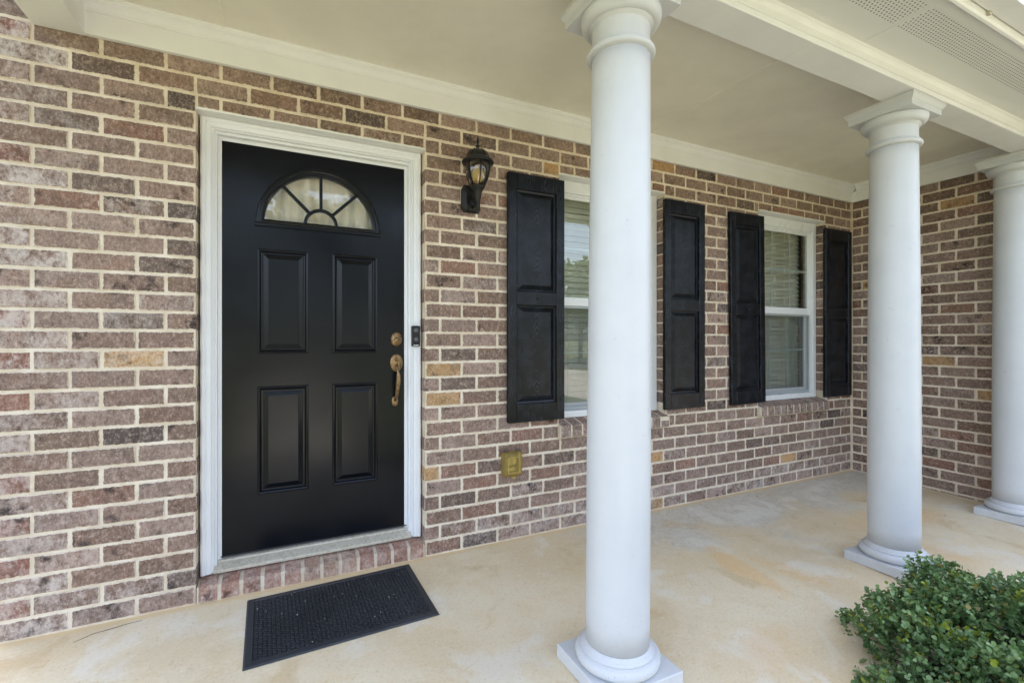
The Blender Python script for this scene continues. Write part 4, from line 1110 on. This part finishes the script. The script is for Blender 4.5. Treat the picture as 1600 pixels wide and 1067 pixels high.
def make_shrub(cx, cy, zg, rx, ry, rz, zc, n_twigs, label):
    t = thing('shrub', (cx, cy, zg), label, 'shrub')
    C = np.array((cx, cy, zc))
    dirs = unit(rng.normal(size=(n_twigs, 3))); dirs[:, 2] = np.abs(dirs[:, 2])*1.2 + .02; dirs = unit(dirs)
    # uneven outline: lobes in the radius
    lob = 1 + .07*np.sin(5*dirs[:,0]+3*dirs[:,1]+1) + .06*np.sin(9*dirs[:,1]-4*dirs[:,2]) + .05*np.sin(13*dirs[:,0]+7*dirs[:,2]+2)
    # openings where twigs and slab show through
    gapn = np.sin(11*dirs[:,0]+2.3)*np.sin(13*dirs[:,1]+.7)*np.sin(9*dirs[:,2]+1.9)
    keep = (gapn < .24) | (rng.random(n_twigs) < .12)
    dirs, lob = dirs[keep], lob[keep]; n = len(dirs)
    E = np.array((rx, ry, rz))
    rad = lob*(.80 + .20*rng.random(n)**.6)
    tip = C + dirs*E*rad[:, None]
    td = unit(dirs + rng.normal(size=(n, 3))*.45 + np.array((0, 0, .35)))
    Ls = rng.uniform(.05, .115, n); base = tip - td*Ls[:, None]
    P, Dv, Up, sz, wd, cl = [], [], [], [], [], []
    young = rng.random(n) < .09
    for i in range(n):
        m = int(Ls[i]/.0062); s = np.linspace(.12, 1.0, m)
        ax = td[i]; u = np.cross(ax, (0.3, .2, 1.0)); u /= np.linalg.norm(u)+1e-9; w = np.cross(ax, u)
        ph = np.arange(m)*2.4 + rng.random()*6
        rd = np.cos(ph)[:, None]*u + np.sin(ph)[:, None]*w
        open_ = rng.uniform(.55, 1.1, m)[:, None]
        dv = unit(ax*(1.15-open_*.6) + rd*open_ + rng.normal(size=(m, 3))*.18)
        P.append(base[i] + ax*(s*Ls[i])[:, None] + rng.normal(size=(m, 3))*.0012)
        Dv.append(dv); Up.append(unit(ax + np.array((0, 0, .5)) + rng.normal(size=(m, 3))*.35))
        sz.append(rng.uniform(.0115, .0205, m)); wd.append(rng.uniform(.85, 1.1, m))
        g = rng.random((m, 1))
        c = np.array((.072, .150, .050))*(1-g) + np.array((.24, .36, .14))*g
        if young[i]:
            k = (s > .55)[:, None]; c = np.where(k, np.array((.24, .30, .030))*(.8+.4*g), c)
        c = np.where(rng.random((m, 1)) < .02, np.array((.30, .22, .05)), c)
        cl.append(c*(1+rng.normal(size=(m, 1))*.12))
    leaf_cloud('foliage', np.concatenate(P), np.concatenate(Dv), np.concatenate(Up), np.concatenate(sz), np.concatenate(wd), np.clip(np.concatenate(cl), .005, 1), M['leaf'], t, kind='stuff')
    mb = MB(); root = Vector((cx, cy, zg))
    for i in range(0, n, 7):                # branches
        p1 = Vector(base[i]); p0 = root + Vector((rng.normal()*.05, rng.normal()*.05, 0)); mid = p0.lerp(p1, .55) + Vector((rng.normal()*.03, rng.normal()*.03, .05))
        mb.tube([p0, mid, p1, Vector(tip[i])], [.005, .0032, .0018, .0009], 5)
    mb.build('branches', M['twig'], t, kind='stuff')
    return t
make_shrub(2.42, .66, -.18, .78, .62, .60, -.27, 5400, 'dense small-leaved green shrub growing in front of the porch columns')

def make_tree(x, y, h, cr, label, hue, seed, gaps=.45):
    r = np.random.default_rng(seed); t = thing('tree', (x, y, -.2), label, 'tree', 'trees across the lawn')
    mb = MB(); mb.tube([(x,y,-.3), (x+.1,y,h*.25), (x-.05,y+.1,h*.5), (x+.1,y,h*.85)], [h*.028, h*.022, h*.015, h*.004], 10)
    cl = []
    for k in range(26):
        a = r.uniform(0, 6.28); q = r.uniform(.25, 1); zz = h*(.32 + .66*r.random()); rr = cr*math.sqrt(max(.05, 1-((zz/h-.58)/.46)**2))*q
        c = (x+rr*math.cos(a), y+rr*math.sin(a), zz); cl.append((c, cr*r.uniform(.20, .38)))
        zb = max(h*.2, zz - rr*.6 - .3); mb.tube([(x, y, zb), ((x+c[0])/2, (y+c[1])/2, (zb+zz)/2+.2), c], [h*.008, h*.005, h*.002], 6)
    mb.build('trunk', M['bark'], t)
    P = []; 
    for c, q in cl:
        m = 190; dd = unit(r.normal(size=(m, 3)))*(r.random((m, 1))**.5)*q*np.array((1, 1, .75)); P.append(np.array(c)+dd)
    P = np.concatenate(P); n = len(P)
    g = r.random((n, 1)); c = np.array(hue)*(.6+.9*g)
    leaf_cloud('crown', P, unit(r.normal(size=(n, 3))), unit(r.normal(size=(n, 3))+np.array((0, 0, .8))), r.uniform(.16, .34, n), r.uniform(.8, 1.1, n), c, M['tree_leaf'], t, kind='stuff')
make_tree(16.5, -19, 6.4, 2.8, 'bushy green tree across the lawn mirrored in the window nearer the door', (.055, .085, .025), 1)
make_tree(20.5, -21, 5.6, 2.6, 'lower round tree beside the mirrored bushy tree', (.07, .10, .03), 2)
make_tree(2.2, -20, 8.8, 3.6, 'tall open tree straight across from the front door', (.06, .085, .03), 3)
make_tree(-3.5, -23, 7.6, 3.2, 'rounded dark tree beside the tall open tree', (.045, .075, .025), 4)
make_tree(9.5, -26, 7.2, 3.0, 'pale green tree between the open tree and the bushy tree', (.075, .10, .035), 5)
make_tree(-4.2, 9.5, 5.0, 1.8, 'small tree beside the left end of the house', (.05, .07, .02), 6)
make_tree(-6.5, 14, 6.0, 2.6, 'fuller tree behind the small tree at the left end of the house', (.05, .07, .02), 7)
make_tree(-3.3, 7.4, 3.4, 1.1, 'young low tree close to the left end of the house', (.05, .065, .02), 8)
